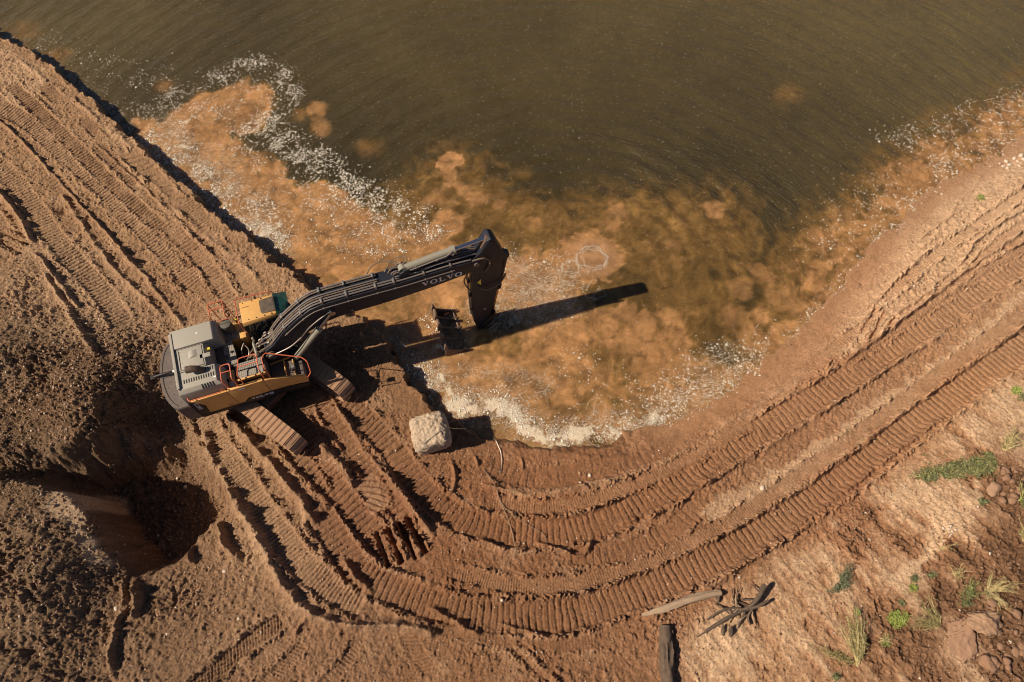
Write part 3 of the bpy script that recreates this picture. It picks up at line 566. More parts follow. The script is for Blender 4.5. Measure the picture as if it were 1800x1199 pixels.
# lace: thin contour lines of a warped noise
ln = noisen(N, L, 2.2, 5, .6, pos, 2.2); la = mathn(N, L, 'ABSOLUTE', mathn(N, L, 'SUBTRACT', ln, .5))
mr = N.new('ShaderNodeMapRange'); L.new(la, mr.inputs[0]); mr.inputs[1].default_value = .006; mr.inputs[2].default_value = .045; mr.inputs[3].default_value = 1.3; mr.inputs[4].default_value = 0
lace_f = mathn(N, L, 'MULTIPLY', mr.outputs[0], sx.outputs[0]); 
br = noisen(N, L, 16, 3, .7, pos); lace_f = mathn(N, L, 'MULTIPLY', lace_f, mathn(N, L, 'MULTIPLY', br, 1.5), True)
tk_ = N.new('ShaderNodeMapRange'); L.new(mathn(N, L, 'ADD', sx.outputs[1], mathn(N, L, 'MULTIPLY', mathn(N, L, 'SUBTRACT', noisen(N, L, 8, 5, .75, pos), .5), 1.7)), tk_.inputs[0]); tk_.inputs[1].default_value = .20; tk_.inputs[2].default_value = .46
foamf = mathn(N, L, 'MAXIMUM', lace_f, tk_.outputs[0], True)
mx = N.new('ShaderNodeMix'); mx.data_type = 'RGBA'; L.new(foamf, mx.inputs[0]); L.new(vm.outputs[0], mx.inputs[6]); mx.inputs[7].default_value = (.66, .54, .40, 1)
B.inputs['Subsurface Weight'].default_value = .75; B.inputs['Subsurface Radius'].default_value = (1., .6, .35); B.inputs['Subsurface Scale'].default_value = .4
L.new(mx.outputs[2], B.inputs['Base Color'])
L.new(mathn(N, L, 'ADD', .17, mathn(N, L, 'MULTIPLY', foamf, .7)), B.inputs['Roughness']); B.inputs['IOR'].default_value = 1.33; B.inputs['Specular IOR Level'].default_value = .95
# chop: elongated wavelets running round the dug spot
vs = N.new('ShaderNodeVectorMath'); vs.operation = 'SUBTRACT'; L.new(pos, vs.inputs[0]); vs.inputs[1].default_value = (c0[0], c0[1]-5, 0)
sxy = N.new('ShaderNodeSeparateXYZ'); L.new(vs.outputs[0], sxy.inputs[0])
rad = mathn(N, L, 'SQRT', mathn(N, L, 'ADD', mathn(N, L, 'MULTIPLY', sxy.outputs[0], sxy.outputs[0]), mathn(N, L, 'MULTIPLY', sxy.outputs[1], sxy.outputs[1])))
ang = mathn(N, L, 'ARCTAN2', sxy.outputs[0], sxy.outputs[1])
cb = N.new('ShaderNodeCombineXYZ'); L.new(mathn(N, L, 'MULTIPLY', ang, 12.), cb.inputs[0]); L.new(mathn(N, L, 'MULTIPLY', rad, 2.2), cb.inputs[1])
w1 = noisen(N, L, 1.5, 5, .62, cb.outputs[0], .35); w2 = noisen(N, L, 11, 3, .6, pos)
fade = N.new('ShaderNodeMapRange'); fade.interpolation_type = 'SMOOTHSTEP'; L.new(rad, fade.inputs[0]); fade.inputs[1].default_value = 6; fade.inputs[2].default_value = 13
wh = mathn(N, L, 'ADD', mathn(N, L, 'MULTIPLY', mathn(N, L, 'MULTIPLY', w1, mathn(N, L, 'SUBTRACT', 1.0, mathn(N, L, 'MULTIPLY', sx.outputs[2], .75))), fade.outputs[0]), mathn(N, L, 'MULTIPLY', mathn(N, L, 'MULTIPLY', w2, .12), mathn(N, L, 'SUBTRACT', 1.0, mathn(N, L, 'MULTIPLY', sx.outputs[2], .6)))); wh = mathn(N, L, 'ADD', wh, mathn(N, L, 'MULTIPLY', foamf, .3))
bp = N.new('ShaderNodeBump'); bp.inputs['Distance'].default_value = .17; bp.inputs['Strength'].default_value = .7; L.new(wh, bp.inputs['Height']); L.new(bp.outputs[0], B.inputs['Normal'])
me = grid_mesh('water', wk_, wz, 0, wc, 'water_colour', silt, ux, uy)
fo = me.attributes.new('foam', 'FLOAT_VECTOR', 'POINT'); fo.data.foreach_set('vector', np.stack([lace, thick, silt], -1).astype(np.float32).ravel())
link('water', me, wm, kind='structure')
# open water beyond
for CX, CY, inl, hwc, cs in FAR:
    mk = ~inl & (~((np.abs(CX) < hwc) & (CY > 5) & (CY < 32.6)) if cs < 1 else ~((np.abs(CX) < 48) & (CY < 58) & (CY > -28))) & (CY > 3)
    far_sheen = np.clip((CY[mk]-14)/16, 0, 1)*.75+np.clip((CX[mk]-2)/20, 0, 1)*.55+np.clip((-CX[mk]-12)/12, 0, 1)*.4  # same painted sky sheen carried on into the outer water
    dv = .70+.25*fbm(CX[mk], CY[mk], 2.2, 3, 241)+far_sheen*1.15
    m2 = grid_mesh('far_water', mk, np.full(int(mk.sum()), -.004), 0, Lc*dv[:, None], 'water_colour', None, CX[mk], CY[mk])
    fo = m2.attributes.new('foam', 'FLOAT_VECTOR', 'POINT'); link('water', m2, wm, kind='structure')
#%%PART2
# ------------------------------------------------------------------ mesh helpers
class MB:
    def __init__(s): s.v = []; s.f = []; s.mi = []
    def add(s, vs, fs, mi=0):
        o = len(s.v); s.v += [tuple(map(float, v)) for v in vs]; s.f += [tuple(i+o for i in f) for f in fs]; s.mi += [mi]*len(fs); return s
    def box(s, x0, x1, y0, y1, z0, z1):
        return s.add([(x0,y0,z0),(x1,y0,z0),(x1,y1,z0),(x0,y1,z0),(x0,y0,z1),(x1,y0,z1),(x1,y1,z1),(x0,y1,z1)], [(3,2,1,0),(4,5,6,7),(0,1,5,4),(1,2,6,5),(2,3,7,6),(3,0,4,7)])
    def prism(s, prof, y0, y1, ax='y'):          # profile in (u, z), extruded along y ; ax='z': profile in (x, y)
        n = len(prof)
        if ax == 'y': a = [(p[0], y0, p[1]) for p in prof]; b = [(p[0], y1, p[1]) for p in prof]
        elif ax == 'z': a = [(p[0], p[1], y0) for p in prof]; b = [(p[0], p[1], y1) for p in prof]
        else: a = [(y0, p[0], p[1]) for p in prof]; b = [(y1, p[0], p[1]) for p in prof]
        return s.add(a+b, [tuple(range(n))[::-1], tuple(range(n, 2*n))]+[(i, (i+1) % n, n+(i+1) % n, n+i) for i in range(n)])
    def loft(s, A_, B_):                          # two rings of points
        n = len(A_); return s.add(list(A_)+list(B_), [tuple(range(n))[::-1], tuple(range(n, 2*n))]+[(i, (i+1) % n, n+(i+1) % n, n+i) for i in range(n)])
    def tube(s, pts, r, n=8, cap=True, r2=None):
        P = [Vector(p) for p in pts]; k = len(P); vs = []; up = None
        for i, p in enumerate(P):
            t = ((P[min(i+1, k-1)]-P[max(i-1, 0)])).normalized()
            if up is None: up = t.orthogonal().normalized()
            up = (up-t*up.dot(t)); up = up.normalized() if up.length > 1e-6 else t.orthogonal().normalized(); w_ = t.cross(up)
            rad = r[i] if isinstance(r, (list, tuple)) else r
            for j in range(n):
                a = 2*math.pi*j/n; vs.append(p+up*math.cos(a)*rad+w_*math.sin(a)*rad*(r2 or 1))
        fs = [(i*n+j, i*n+(j+1) % n, (i+1)*n+(j+1) % n, (i+1)*n+j) for i in range(k-1) for j in range(n)]
        if cap: fs += [tuple(range(n))[::-1], tuple(range((k-1)*n, k*n))]
        return s.add(vs, fs)
    def cyl(s, p0, p1, r, n=14): return s.tube([p0, p1], r, n)
    def build(s, name, mat, parent=None, bevel=0, smooth=35, mats=None, **props):
        me = bpy.data.meshes.new(name); me.from_pydata(s.v, [], s.f); me.update()
        for m in (mats or [mat]): me.materials.append(m)
        if mats: me.polygons.foreach_set('material_index', s.mi)
        bm = bmesh.new(); bm.from_mesh(me); bmesh.ops.recalc_face_normals(bm, faces=bm.faces)
        if bevel:
            ed = [e for e in bm.edges if e.is_manifold and e.calc_face_angle(0) > .5]
            bmesh.ops.bevel(bm, geom=ed, offset=bevel, segments=2, profile=.6, affect='EDGES', clamp_overlap=True)
        for f in bm.faces: f.smooth = True
        for e in bm.edges:
            if e.is_manifold and e.calc_face_angle(0) > R(smooth): e.smooth = False
        bm.to_mesh(me); bm.free()
        return link(name, me, None, parent, **props)
def arc(cx, cy, r, a0, a1, n): return [(cx+r*math.cos(R(a0+(a1-a0)*i/n)), cy+r*math.sin(R(a0+(a1-a0)*i/n))) for i in range(n+1)]
def sm3(pts, step=.06):
    return [tuple(p) for p in smooth_line(np.array(pts, float), step)]
def paint(name, c, rough=.5, dust=.3, metal=0., dcol=(.33, .22, .14), bump=.0, scale=6, spec=.4):
    m, nt, N, L, B = nodes_mat(name); tc = N.new('ShaderNodeTexCoord'); ob = tc.outputs['Object']
    a = noisen(N, L, scale, 6, .7, ob); b = noisen(N, L, scale*7, 3, .7, ob)
    f = mathn(N, L, 'MULTIPLY', mathn(N, L, 'ADD', a, mathn(N, L, 'MULTIPLY', b, .5)), 1.0)
    mr = N.new('ShaderNodeMapRange'); L.new(f, mr.inputs[0]); mr.inputs[1].default_value = .55; mr.inputs[2].default_value = 1.05; mr.inputs[3].default_value = dust*.25; mr.inputs[4].default_value = min(1, dust*1.6)
    mx = N.new('ShaderNodeMix'); mx.data_type = 'RGBA'; L.new(mr.outputs[0], mx.inputs[0]); mx.inputs[6].default_value = (*c, 1); mx.inputs[7].default_value = (*dcol, 1)
    L.new(mx.outputs[2], B.inputs['Base Color']); B.inputs['Metallic'].default_value = metal; B.inputs['Specular IOR Level'].default_value = spec
    L.new(mathn(N, L, 'ADD', rough, mathn(N, L, 'MULTIPLY', mr.outputs[0], .4), True), B.inputs['Roughness'])
    if bump:
        bp = N.new('ShaderNodeBump'); bp.inputs['Distance'].default_value = bump; bp.inputs['Strength'].default_value = .8; L.new(f, bp.inputs['Height']); L.new(bp.outputs[0], B.inputs['Normal'])
    return m
M_yel = paint('yellow_paint', (.74, .40, .105), .42, .3)
M_gry = paint('grey_hood_paint', (.36, .345, .30), .5, .22)
M_cw = paint('dark_grey_paint', (.085, .075, .075), .5, .22)
M_blk = paint('black_paint', (.013, .013, .016), .5, .06, spec=.3)
M_boom = paint('charcoal_boom_paint', (.012, .016, .028), .5, .02, spec=.3)
M_red = paint('orange_red_rail', (.62, .13, .06), .4, .12)
M_chr = paint('chrome', (.55, .58, .66), .18, .12, 1.)
M_cyl = paint('cylinder_grey_paint', (.23, .235, .20), .45, .3)
M_hose = paint('rubber_hose', (.05, .045, .042), .55, .5)
M_pipe = paint('steel_pipe', (.30, .28, .27), .35, .35, .6)
M_brs = paint('fitting_metal', (.55, .52, .48), .3, .2, .8)
M_mud = paint('mud_caked_steel', (.34, .195, .115), .85, .6, 0, (.44, .27, .17), .02, 5, .2)
M_und = paint('dark_undercarriage', (.05, .035, .028), .8, .6, 0, (.2, .11, .065))
M_rst = paint('worn_bucket_steel', (.07, .06, .052), .5, .6, .2, (.30, .18, .11), .01)
M_blu = paint('blue_seat_cloth', (.05, .10, .22), .9, .1)
M_wht = paint('white_lettering', (.78, .76, .76), .5, .05)
M_dec = paint('yellow_decal', (.75, .60, .05), .5, .1)
# tread plate: perforated, with small studs
M_trd, nt, N, L, B = nodes_mat('tread_plate'); tc = N.new('ShaderNodeTexCoord')
vo = N.new('ShaderNodeTexVoronoi'); vo.inputs['Scale'].default_value = 16; vo.inputs['Randomness'].default_value = .15; L.new(tc.outputs['Object'], vo.inputs['Vector'])
mr = N.new('ShaderNodeMapRange'); L.new(vo.outputs['Distance'], mr.inputs[0]); mr.inputs[1].default_value = .3; mr.inputs[2].default_value = .42
mx = N.new('ShaderNodeMix'); mx.data_type = 'RGBA'; L.new(mr.outputs[0], mx.inputs[0]); mx.inputs[6].default_value = (.07, .06, .055, 1); mx.inputs[7].default_value = (.30, .27, .22, 1); L.new(mx.outputs[2], B.inputs['Base Color']); B.inputs['Roughness'].default_value = .6
bp = N.new('ShaderNodeBump'); bp.inputs['Distance'].default_value = .01; L.new(vo.outputs['Distance'], bp.inputs['Height']); L.new(bp.outputs[0], B.inputs['Normal'])
def glass(name, c, a):
    m, nt, N, L, B = nodes_mat(name); B.inputs['Base Color'].default_value = (*c, 1); B.inputs['Roughness'].default_value = .08; B.inputs['Alpha'].default_value = a; B.inputs['Specular IOR Level'].default_value = .8; return m
M_gla = glass('dark_cab_glass', (.02, .03, .03), .75); M_grn = glass('green_visor_glass', (.03, .12, .10), .8)
M_hat = paint('hatch_glass', (.05, .05, .045), .25, .3)

# ------------------------------------------------------------------ EXCAVATOR
ex = bpy.data.objects.new('excavator', None); col.objects.link(ex); ex.location = (-8.709, 9.915, .70); ex.rotation_euler = (0, 0, R(19.0))
ex['label'] = 'yellow and dark grey tracked excavator digging in the water from the bank'; ex['category'] = 'excavator'
def P(mb, name, mat, bevel=0, parent=None, **k): return mb.build(name, mat, parent or ex, bevel, **k)

# undercarriage: rotated frame
UA = R(-54.7); ud = Vector((math.cos(UA), math.sin(UA), 0)); un_ = Vector((-math.sin(UA), math.cos(UA), 0)); uc = Vector((-.18, -.25, 0))
def U(a, b, z): v = uc+ud*a+un_*b; return (v.x, v.y, z)
def ubox(a0, a1, b0, b1, z0, z1):
    return MB().add([U(a0,b0,z0),U(a1,b0,z0),U(a1,b1,z0),U(a0,b1,z0),U(a0,b0,z1),U(a1,b0,z1),U(a1,b1,z1),U(a0,b1,z1)], [(3,2,1,0),(4,5,6,7),(0,1,5,4),(1,2,6,5),(2,3,7,6),(3,0,4,7)])
P(ubox(-.9, .9, -1.0, 1.0, .45, .85), 'cross_frame', M_und, .03)
P(MB().cyl((0, 0, .8), (0, 0, 1.12), .75, 28), 'slew_ring', M_und)
shoe_me = None; SHP = .205; RR = .46; HL = 2.28
for sb in (-1.24, 1.24):
    mb = ubox(-2.1, 2.1, sb-.2, sb+.2, .28, .78); P(mb, 'track_frame', M_und, .03)
    for a, nm in ((-HL, 'idler_wheel'), (HL, 'drive_sprocket')): P(MB().cyl(U(a, sb-.12, .49), U(a, sb+.12, .49), .36, 24), nm, M_und, .02)
    for k in range(8): P(MB().cyl(U(-1.7+k*.48, sb-.16, .16), U(-1.7+k*.48, sb+.16, .16), .11, 12), 'track_roller', M_und)
    per = 4*HL+2*math.pi*RR; nsh = int(per/SHP)
    for k in range(nsh):
        s = per*k/nsh+ (0.04 if sb > 0 else 0)
        if s < 2*HL: a, z, th = -HL+s, .49+RR-.02*math.sin(s/(2*HL)*math.pi)*1.5, 0
        elif s < 2*HL+math.pi*RR: q = (s-2*HL)/RR; a, z, th = HL+RR*math.sin(q), .49+RR*math.cos(q), q
        elif s < 4*HL+math.pi*RR: a, z, th = HL-(s-2*HL-math.pi*RR), .49-RR, math.pi
        else: q = (s-4*HL-math.pi*RR)/RR; a, z, th = -HL-RR*math.sin(q), .49-RR*math.cos(q), math.pi+q
        if shoe_me is None:
            mb = MB().box(-.092, .092, -.30, .30, -.02, .018)
            mb.box(-.088, -.066, -.295, .295, .018, .040)
            o = mb.build('track_shoe', M_mud, ex); shoe_me = o.data
        else: o = link('track_shoe', shoe_me, None, ex)
        o.location = U(a, sb, z)
        # local x along travel, z outward
        X_ = ud*math.cos(th)+Vector((0, 0, -math.sin(th))); Zv = ud*math.sin(th)+Vector((0, 0, math.cos(th))); Y_ = Zv.cross(X_)
        o.rotation_euler = Matrix((X_, Y_, Zv)).transposed().to_euler()

# upper frame
P(MB().box(-2.55, 1.25, -1.22, .48, 1.02, 1.34), 'upper_frame', M_blk, .02)
P(MB().box(-2.55, -.1, .48, 1.25, 1.02, 1.34), 'upper_frame', M_blk, .02)
# counterweight
cwp = [(-2.40, 1.32), (-2.72, 1.32), (-2.95, 1.16), (-3.10, .88), (-3.20, .5), (-3.25, 0), (-3.22, -.45), (-3.13, -.82), (-2.98, -1.12), (-2.82, -1.30), (-2.40, -1.32)]
cw = MB(); lv = [(1.12, .93), (1.25, .985), (1.75, 1.), (2.15, 1.), (2.24, .985), (2.27, .955)]; n = len(cwp)
for z, k in lv: cw.v += [((-2.4+(x+2.4)*k), y*(.5+.5*k), z) for x, y in cwp]
cw.f = [tuple(range(n)), tuple(range((len(lv)-1)*n, len(lv)*n))]+[(l*n+i, l*n+(i+1) % n, (l+1)*n+(i+1) % n, (l+1)*n+i) for l in range(len(lv)-1) for i in range(n)]; cw.mi = [0]*len(cw.f)
cwo = P(cw, 'counterweight', M_cw, smooth=40)
rim = [(-2.4+(x+2.4)*.86, y*.93, 2.278) for x, y in cwp[1:-1]]
MB().tube(sm3(rim, .15), .014, 5).build('raised_rim', M_cw, cwo)
for x, y, dx, dy in ((-2.62, .5, .012, .04), (-2.62, .25, .012, .035), (-2.95, .55, .012, .012), (-3.0, .1, .03, .012), (-2.9, -.25, .03, .012), (-2.62, -.1, .012, .04), (-2.98, -.45, .015, .015), (-2.75, -.5, .012, .05), (-2.62, -.75, .012, .03), (-2.85, -.75, .03, .012), (-2.72, .85, .04, .012)):
    MB().box(x-dx, x+dx, y-dy, y+dy, 2.262, 2.2735).build('bolt_slot', M_blk, cwo)
MB().box(-3.1, -2.46, -.052, -.040, 2.262, 2.2725).build('seam', M_blk, cwo)
cb = MB().tube([(-2.62, .02, 2.27), (-2.72, .02, 2.42), (-3.05, .03, 2.44), (-3.38, .08, 2.34)], .045, 8).box(-3.48, -3.33, .0, .16, 2.24, 2.36)
P(cb, 'rear_camera', M_blk, .008); P(MB().box(-2.72, -2.58, -.03, .05, 2.43, 2.47), 'camera_cover', M_wht)
# hood: three blocks with sloping sides
def block(x0, x1, y0, y1, z0, z1, cx0, cx1, cy0, cy1):
    a = [(x0, y0, z0), (x1, y0, z0), (x1, y1, z0), (x0, y1, z0)]
    zm = z1-.14; b = [(x0+.01, y0+cy0*.3, zm), (x1-cx1*.35, y0+cy0*.3, zm), (x1-cx1*.35, y1-cy1*.3, zm), (x0+.01, y1-cy1*.3, zm)]
    c = [(x0+cx0, y0+cy0, z1), (x1-cx1, y0+cy0, z1), (x1-cx1, y1-cy1, z1), (x0+cx0, y1-cy1, z1)]
    m = MB(); m.v = a+b+c; m.f = [(3, 2, 1, 0), (8, 9, 10, 11)]+[(l*4+i, l*4+(i+1) % 4, (l+1)*4+(i+1) % 4, (l+1)*4+i) for l in (0, 1) for i in range(4)]; m.mi = [0]*len(m.f); return m
hood = block(-2.50, -.90, .44, 1.22, 2.25, 3.02, .05, .22, .02, .06)
h2 = block(-2.50, -1.30, -.42, .44, 2.25, 2.98, .05, .17, .0, .0); hood.add(h2.v, h2.f)
h3 = block(-2.49, -1.02, -1.20, -.42, 2.25, 2.97, .05, .20, .16, .02); hood.add(h3.v, h3.f)
ho = P(hood, 'engine_hood', M_gry, .022)
MB().prism([(-2.49, 1.05), (-2.40, 1.08), (-2.36, -1.0), (-2.45, -1.05)], 3.0, 3.045, 'z').build('hood_ridge', M_gry, ho, .012)
MB().box(-2.22, -1.52, -.36, .38, 2.975, 3.0).build('hood_panel', M_gry, ho, .008)
bl = MB(); 
for i in range(9):
    t = i/8; x = -1.98+.30*t; bl.v += [(x, -.02-.10*math.sin(math.pi*t)**.5*0, 2.995), (x, .0, 2.995+.05*math.sin(math.pi*t)), (x, .24, 2.995+.05*math.sin(math.pi*t)), (x, .26, 2.995)]
bl.f = [(i*4+j, i*4+j+1, i*4+j+5, i*4+j+4) for i in range(8) for j in range(3)]; bl.mi = [0]*len(bl.f); bl.build('hood_bulge', M_gry, ho)
MB().box(-1.62, -1.28, -.14, .02, 2.955, 3.0).build('hood_latch', M_gry, ho, .01)
for y in (-.385, .40): MB().box(-2.42, -1.46, y, y+.012, 2.978, 2.99).build('panel_gap', M_blk, ho)
MB().box(-2.275, -2.245, -.36, .36, 2.972, 2.984).build('panel_gap', M_blk, ho)
for y in (-.28, -.14, 0, .14, .28): MB().box(-2.19, -2.175, y, y+.015, 2.998, 3.006).build('hood_bolt', M_blk, ho)
MB().box(-1.36, -1.28, .14, .22, 2.90, 2.945).build('hood_sticker', M_dec, ho)
MB().box(-1.62, -1.56, .80, .86, 3.018, 3.03).build('hood_label', M_wht, ho); MB().box(-1.30, -1.22, -.94, -.89, 2.965, 2.98).build('hood_label', M_wht, ho)
for k in range(13): MB().prism([(-2.24+k*.078, -.86), (-2.205+k*.078, -.86), (-2.205+k*.078, -.72), (-2.24+k*.078, -.72)], 2.955, 2.976, 'z').build('vent_slot', M_blk, ho)
for k in range(6): MB().prism([(-1.66+k*.072, -.62), (-1.63+k*.072, -.62), (-1.63+k*.072, -.48), (-1.66+k*.072, -.48)], 2.955, 2.976, 'z').build('vent_slot', M_blk, ho)
for k in range(5):
    x = -1.72+k*.085; MB().add([(x, -1.055, 2.965), (x+.035, -1.055, 2.965), (x+.035, -1.168, 2.84), (x, -1.168, 2.84), (x, -1.03, 2.96), (x+.035, -1.03, 2.96), (x+.035, -1.14, 2.82), (x, -1.14, 2.82)], [(0, 1, 2, 3), (4, 5, 6, 7), (0, 1, 5, 4), (1, 2, 6, 5), (2, 3, 7, 6), (3, 0, 4, 7)]).build('vent_slot', M_blk, ho)
exh = P(MB().tube([(-1.62, -.56, 2.93), (-1.64, -.56, 3.06), (-1.72, -.56, 3.17), (-1.88, -.54, 3.22), (-2.03, -.53, 3.23)], [.09, .10, .11, .12, .12], 14), 'exhaust_pipe', paint('exhaust_steel', (.05, .036, .032), .6, .3))
# deck between hood and front
P(MB().box(-1.30, -.72, -.40, .95, 1.95, 2.36), 'service_deck', M_cw, .01)
P(MB().prism([(-1.02, .44), (-.94, .50), (-.92, .58), (-.70, .58), (-.62, -.34), (-.98, -.34), (-.99, -.12), (-.90, -.10), (-.91, .06), (-1.02, .08)], 2.372, 2.395, 'z'), 'walkway_plate', M_trd)
P(MB().prism([(-1.2, .62), (-1.04, .95), (-.52, .95), (-.36, .72), (-.38, .60)], 2.34, 2.372, 'z'), 'walkway_plate', M_trd)
P(MB().box(-1.1, -.18, .60, 1.22, 1.34, 2.338), 'cooler_housing', M_yel, .02)
P(MB().box(-.40, -.20, .52, .72, 2.0, 2.43), 'yellow_step', M_yel, .01)
ac = P(MB().cyl((-.70, 1.02, 2.34), (-.70, 1.02, 2.82), .185, 24), 'air_cleaner', paint('air_cleaner_cap', (.07, .08, .07), .5, .2), .02)
MB().box(-.86, -.54, 1.013, 1.027, 2.815, 2.828).build('cap_rib', M_blk, ac)
# right side: two tread steps, tank, tool box
P(MB().box(-.76, .22, -1.02, -.40, 1.34, 2.42), 'fuel_tank', M_cw, .015)
for x0, x1, y0, y1, z in ((-.70, .14, -.98, -.72, 2.46), (-.66, .18, -.70, -.44, 2.50)): P(MB().box(x0, x1, y0, y1, z-.03, z), 'step_plate', M_trd)
P(MB().box(-.75, .20, -1.06, -1.0, 2.36, 2.50), 'yellow_step_edge', M_yel, .01)
P(MB().box(-1.10, -.80, -1.22, -.55, 2.0, 2.42), 'filler_housing', M_yel, .03)
P(MB().box(-1.02, -.84, -1.16, -.98, 2.42, 2.45), 'filler_plate', M_brs, .02); P(MB().cyl((-1.04, -.92, 2.42), (-1.04, -.92, 2.50), .05, 12), 'fuel_cap', M_blk)
P(MB().box(.24, .72, -1.18, -.42, 1.34, 1.86), 'tool_box', M_cw, .015)
P(MB().box(.74, 1.02, -1.18, -.52, 1.34, 1.86), 'tool_box', M_cw, .015)
P(MB().box(1.04, 1.30, -1.18, -.62, 1.34, 1.80), 'tool_box', M_cw, .015)
P(MB().box(.715, .745, -1.18, -.45, 1.80, 1.96), 'box_divider', M_yel); P(MB().box(1.015, 1.045, -1.18, -.55, 1.80, 1.94), 'box_divider', M_yel)
P(MB().prism([(.26, -.52), (.30, -.46), (.98, -.42), (.98, -.46)], 1.9, 1.94, 'z'), 'box_divider', M_yel)
# yellow side panels, right side (y negative)
Yo = -1.29
def side(pts, nm, **k):
    return P(MB().prism(pts, Yo, -1.225), nm, M_yel, .010, **k)
side([(-2.10, 1.33), (-1.135, 1.33), (-1.135, 2.44), (-2.30, 2.44), (-2.02, 1.95)], 'side_panel')
side([(-1.12, 1.33), (-.90, 1.33), (-.72, 1.56), (.045, 1.56), (.045, 2.44), (-1.12, 2.44)], 'side_door')
side([(.06, 1.56), (.62, 1.54), (1.30, 1.40), (1.34, 1.46), (1.34, 1.90), (.25, 2.40), (.06, 2.42)], 'side_door')
P(MB().prism([(-.895, 1.31), (-.70, 1.55), (.60, 1.53), (1.22, 1.36), (1.28, 1.31)], -1.30, -1.23), 'black_stripe', M_blk)
P(MB().prism([(-2.42, 1.28), (-2.12, 1.31), (-2.04, 1.95), (-2.32, 2.40), (-2.42, 2.42)], -1.30, -1.23), 'rear_corner_panel', M_blk, .01)
P(MB().box(-2.42, 1.30, -1.27, -1.18, 1.06, 1.30), 'sill', M_blk, .015)
P(MB().box(-1.10, .05, -1.30, -1.19, 2.441, 2.47), 'top_edge', M_yel, .01)
P(MB().prism([(-.80, 2.28), (-.58, 2.28), (-.60, 2.38), (-.80, 2.38)], -1.296, -1.289), 'door_sticker', M_wht)
P(MB().prism([(-1.42, 1.42), (-1.28, 1.42), (-1.28, 1.46), (-1.42, 1.46)], -1.295, -1.289), 'door_latch', M_und)
P(MB().box(-2.3, -.1, 1.18, 1.25, 1.34, 2.25), 'left_side_panel', M_yel, .015)

# lettering
def letters(word, org, rt, up, nrm, h, name='lettering', wd=1.15, gap=.18):
    org, rt, up, nrm = map(Vector, (org, rt, up, nrm)); mb = MB(); x = 0; q = [0]
    def poly(pts):
        q[0] += 1; o = nrm*(.002+.0006*q[0]); A_ = [org+rt*((x+p[0])*h)+up*(p[1]*h) for p in pts]; mb.loft([a for a in A_], [a+o for a in A_])
    for ch in word:
        if ch == 'V':
            poly([(.12, .93), (.40, .93), (.66, .10), (.60, 0), (.50, 0)]); poly([(.66, .10), (.60, 0), (.56, .02), (.86, .93), (.97, .93)])
            poly([(0, 1), (.50, 1), (.50, .92), (0, .92)]); poly([(.74, 1), (1.10, 1), (1.10, .92), (.74, .92)]); wl_ = 1.05
        elif ch == 'L':
            poly([(.14, 1), (.36, 1), (.36, 0), (.14, 0)]); poly([(0, 1), (.50, 1), (.50, .92), (0, .92)]); poly([(0, .09), (.95, .09), (.95, 0), (0, 0)]); poly([(.84, .09), (.95, .09), (.95, .36), (.88, .36)]); wl_ = .98
        else:
            n = 20
            for i in range(n):
                a, b = 2*math.pi*i/n, 2*math.pi*(i+1)/n
                poly([(.56+.56*math.cos(a), .5+.5*math.sin(a)), (.56+.56*math.cos(b), .5+.5*math.sin(b)), (.56+.30*math.cos(b), .5+.40*math.sin(b)), (.56+.30*math.cos(a), .5+.40*math.sin(a))])
            wl_ = 1.12
        x += wl_+gap
    return P(mb, name, M_wht)
letters('VOLVO', (-.66, -1.301, 1.375), (1, 0, 0), (0, 0, 1), (0, -1, 0), .125, wd=1)
letters('VOLVO', (5.95, -.320, 3.74), (1, 0, .02), (0, 0, 1), (0, -1, 0), .23)
fc = bpy.data.curves.new('marking', 'FONT'); fc.body = 'EC380E'; fc.size = .17; fc.extrude = .002; fo_ = bpy.data.objects.new('tmp', fc); col.objects.link(fo_)
bpy.context.view_layer.update(); me = bpy.data.meshes.new_from_object(fo_.evaluated_get(bpy.context.evaluated_depsgraph_get())); bpy.data.objects.remove(fo_)
me.materials.clear(); me.materials.append(M_wht)
o = link('model_marking', me, None, ex); o.matrix_local = Matrix.Translation((-2.28, -1.304, 2.30)) @ Matrix(((0, 1, 0, 0), (0, 0, -1, 0), (-1, 0, 0, 0), (0, 0, 0, 1)))

# cab
cx0, cx1, cy0, cy1 = -.06, 1.34, .47, 1.38
P(MB().box(cx0, cx1+.05, cy0, cy1, 1.18, 1.75), 'cab_base', M_yel, .03)
rf = P(MB().loft([(cx0, cy0, 3.12), (1.12, cy0+.05, 3.12), (1.12, cy1-.02, 3.12), (cx0, cy1, 3.12)], [(cx0+.03, cy0+.05, 3.30), (1.10, cy0+.10, 3.27), (1.10, cy1-.06, 3.27), (cx0+.03, cy1-.04, 3.30)]), 'cab_roof', M_yel, .05)
MB().prism([(.66, .68), (1.115, .66), (1.115, 1.24), (.66, 1.22), (.62, 1.15), (.62, .75)], 3.262, 3.305, 'z').build('roof_hatch', M_hat, rf, .012)
MB().prism([(.70, .73), (1.08, .71), (1.08, 1.19), (.70, 1.17)], 3.3, 3.312, 'z').build('hatch_pane', M_hat, rf)
for x, y in ((.2, .60), (.45, .60), (.72, .60), (.95, .60), (.1, 1.28), (.4, 1.28), (.7, 1.28)): MB().cyl((x, y, 3.27), (x, y, 3.305), .018, 8).build('roof_bolt', M_blk, rf)
MB().box(.02, .28, 1.10, 1.115, 3.29, 3.30).build('roof_seam', M_blk, rf)
for x, y in ((cx0+.05, cy0+.05), (cx0+.05, cy1-.05), (.66, cy0+.05), (.66, cy1-.05)): P(MB().box(x-.045, x+.045, y-.045, y+.045, 1.75, 3.13), 'cab_pillar', M_blk, .01)
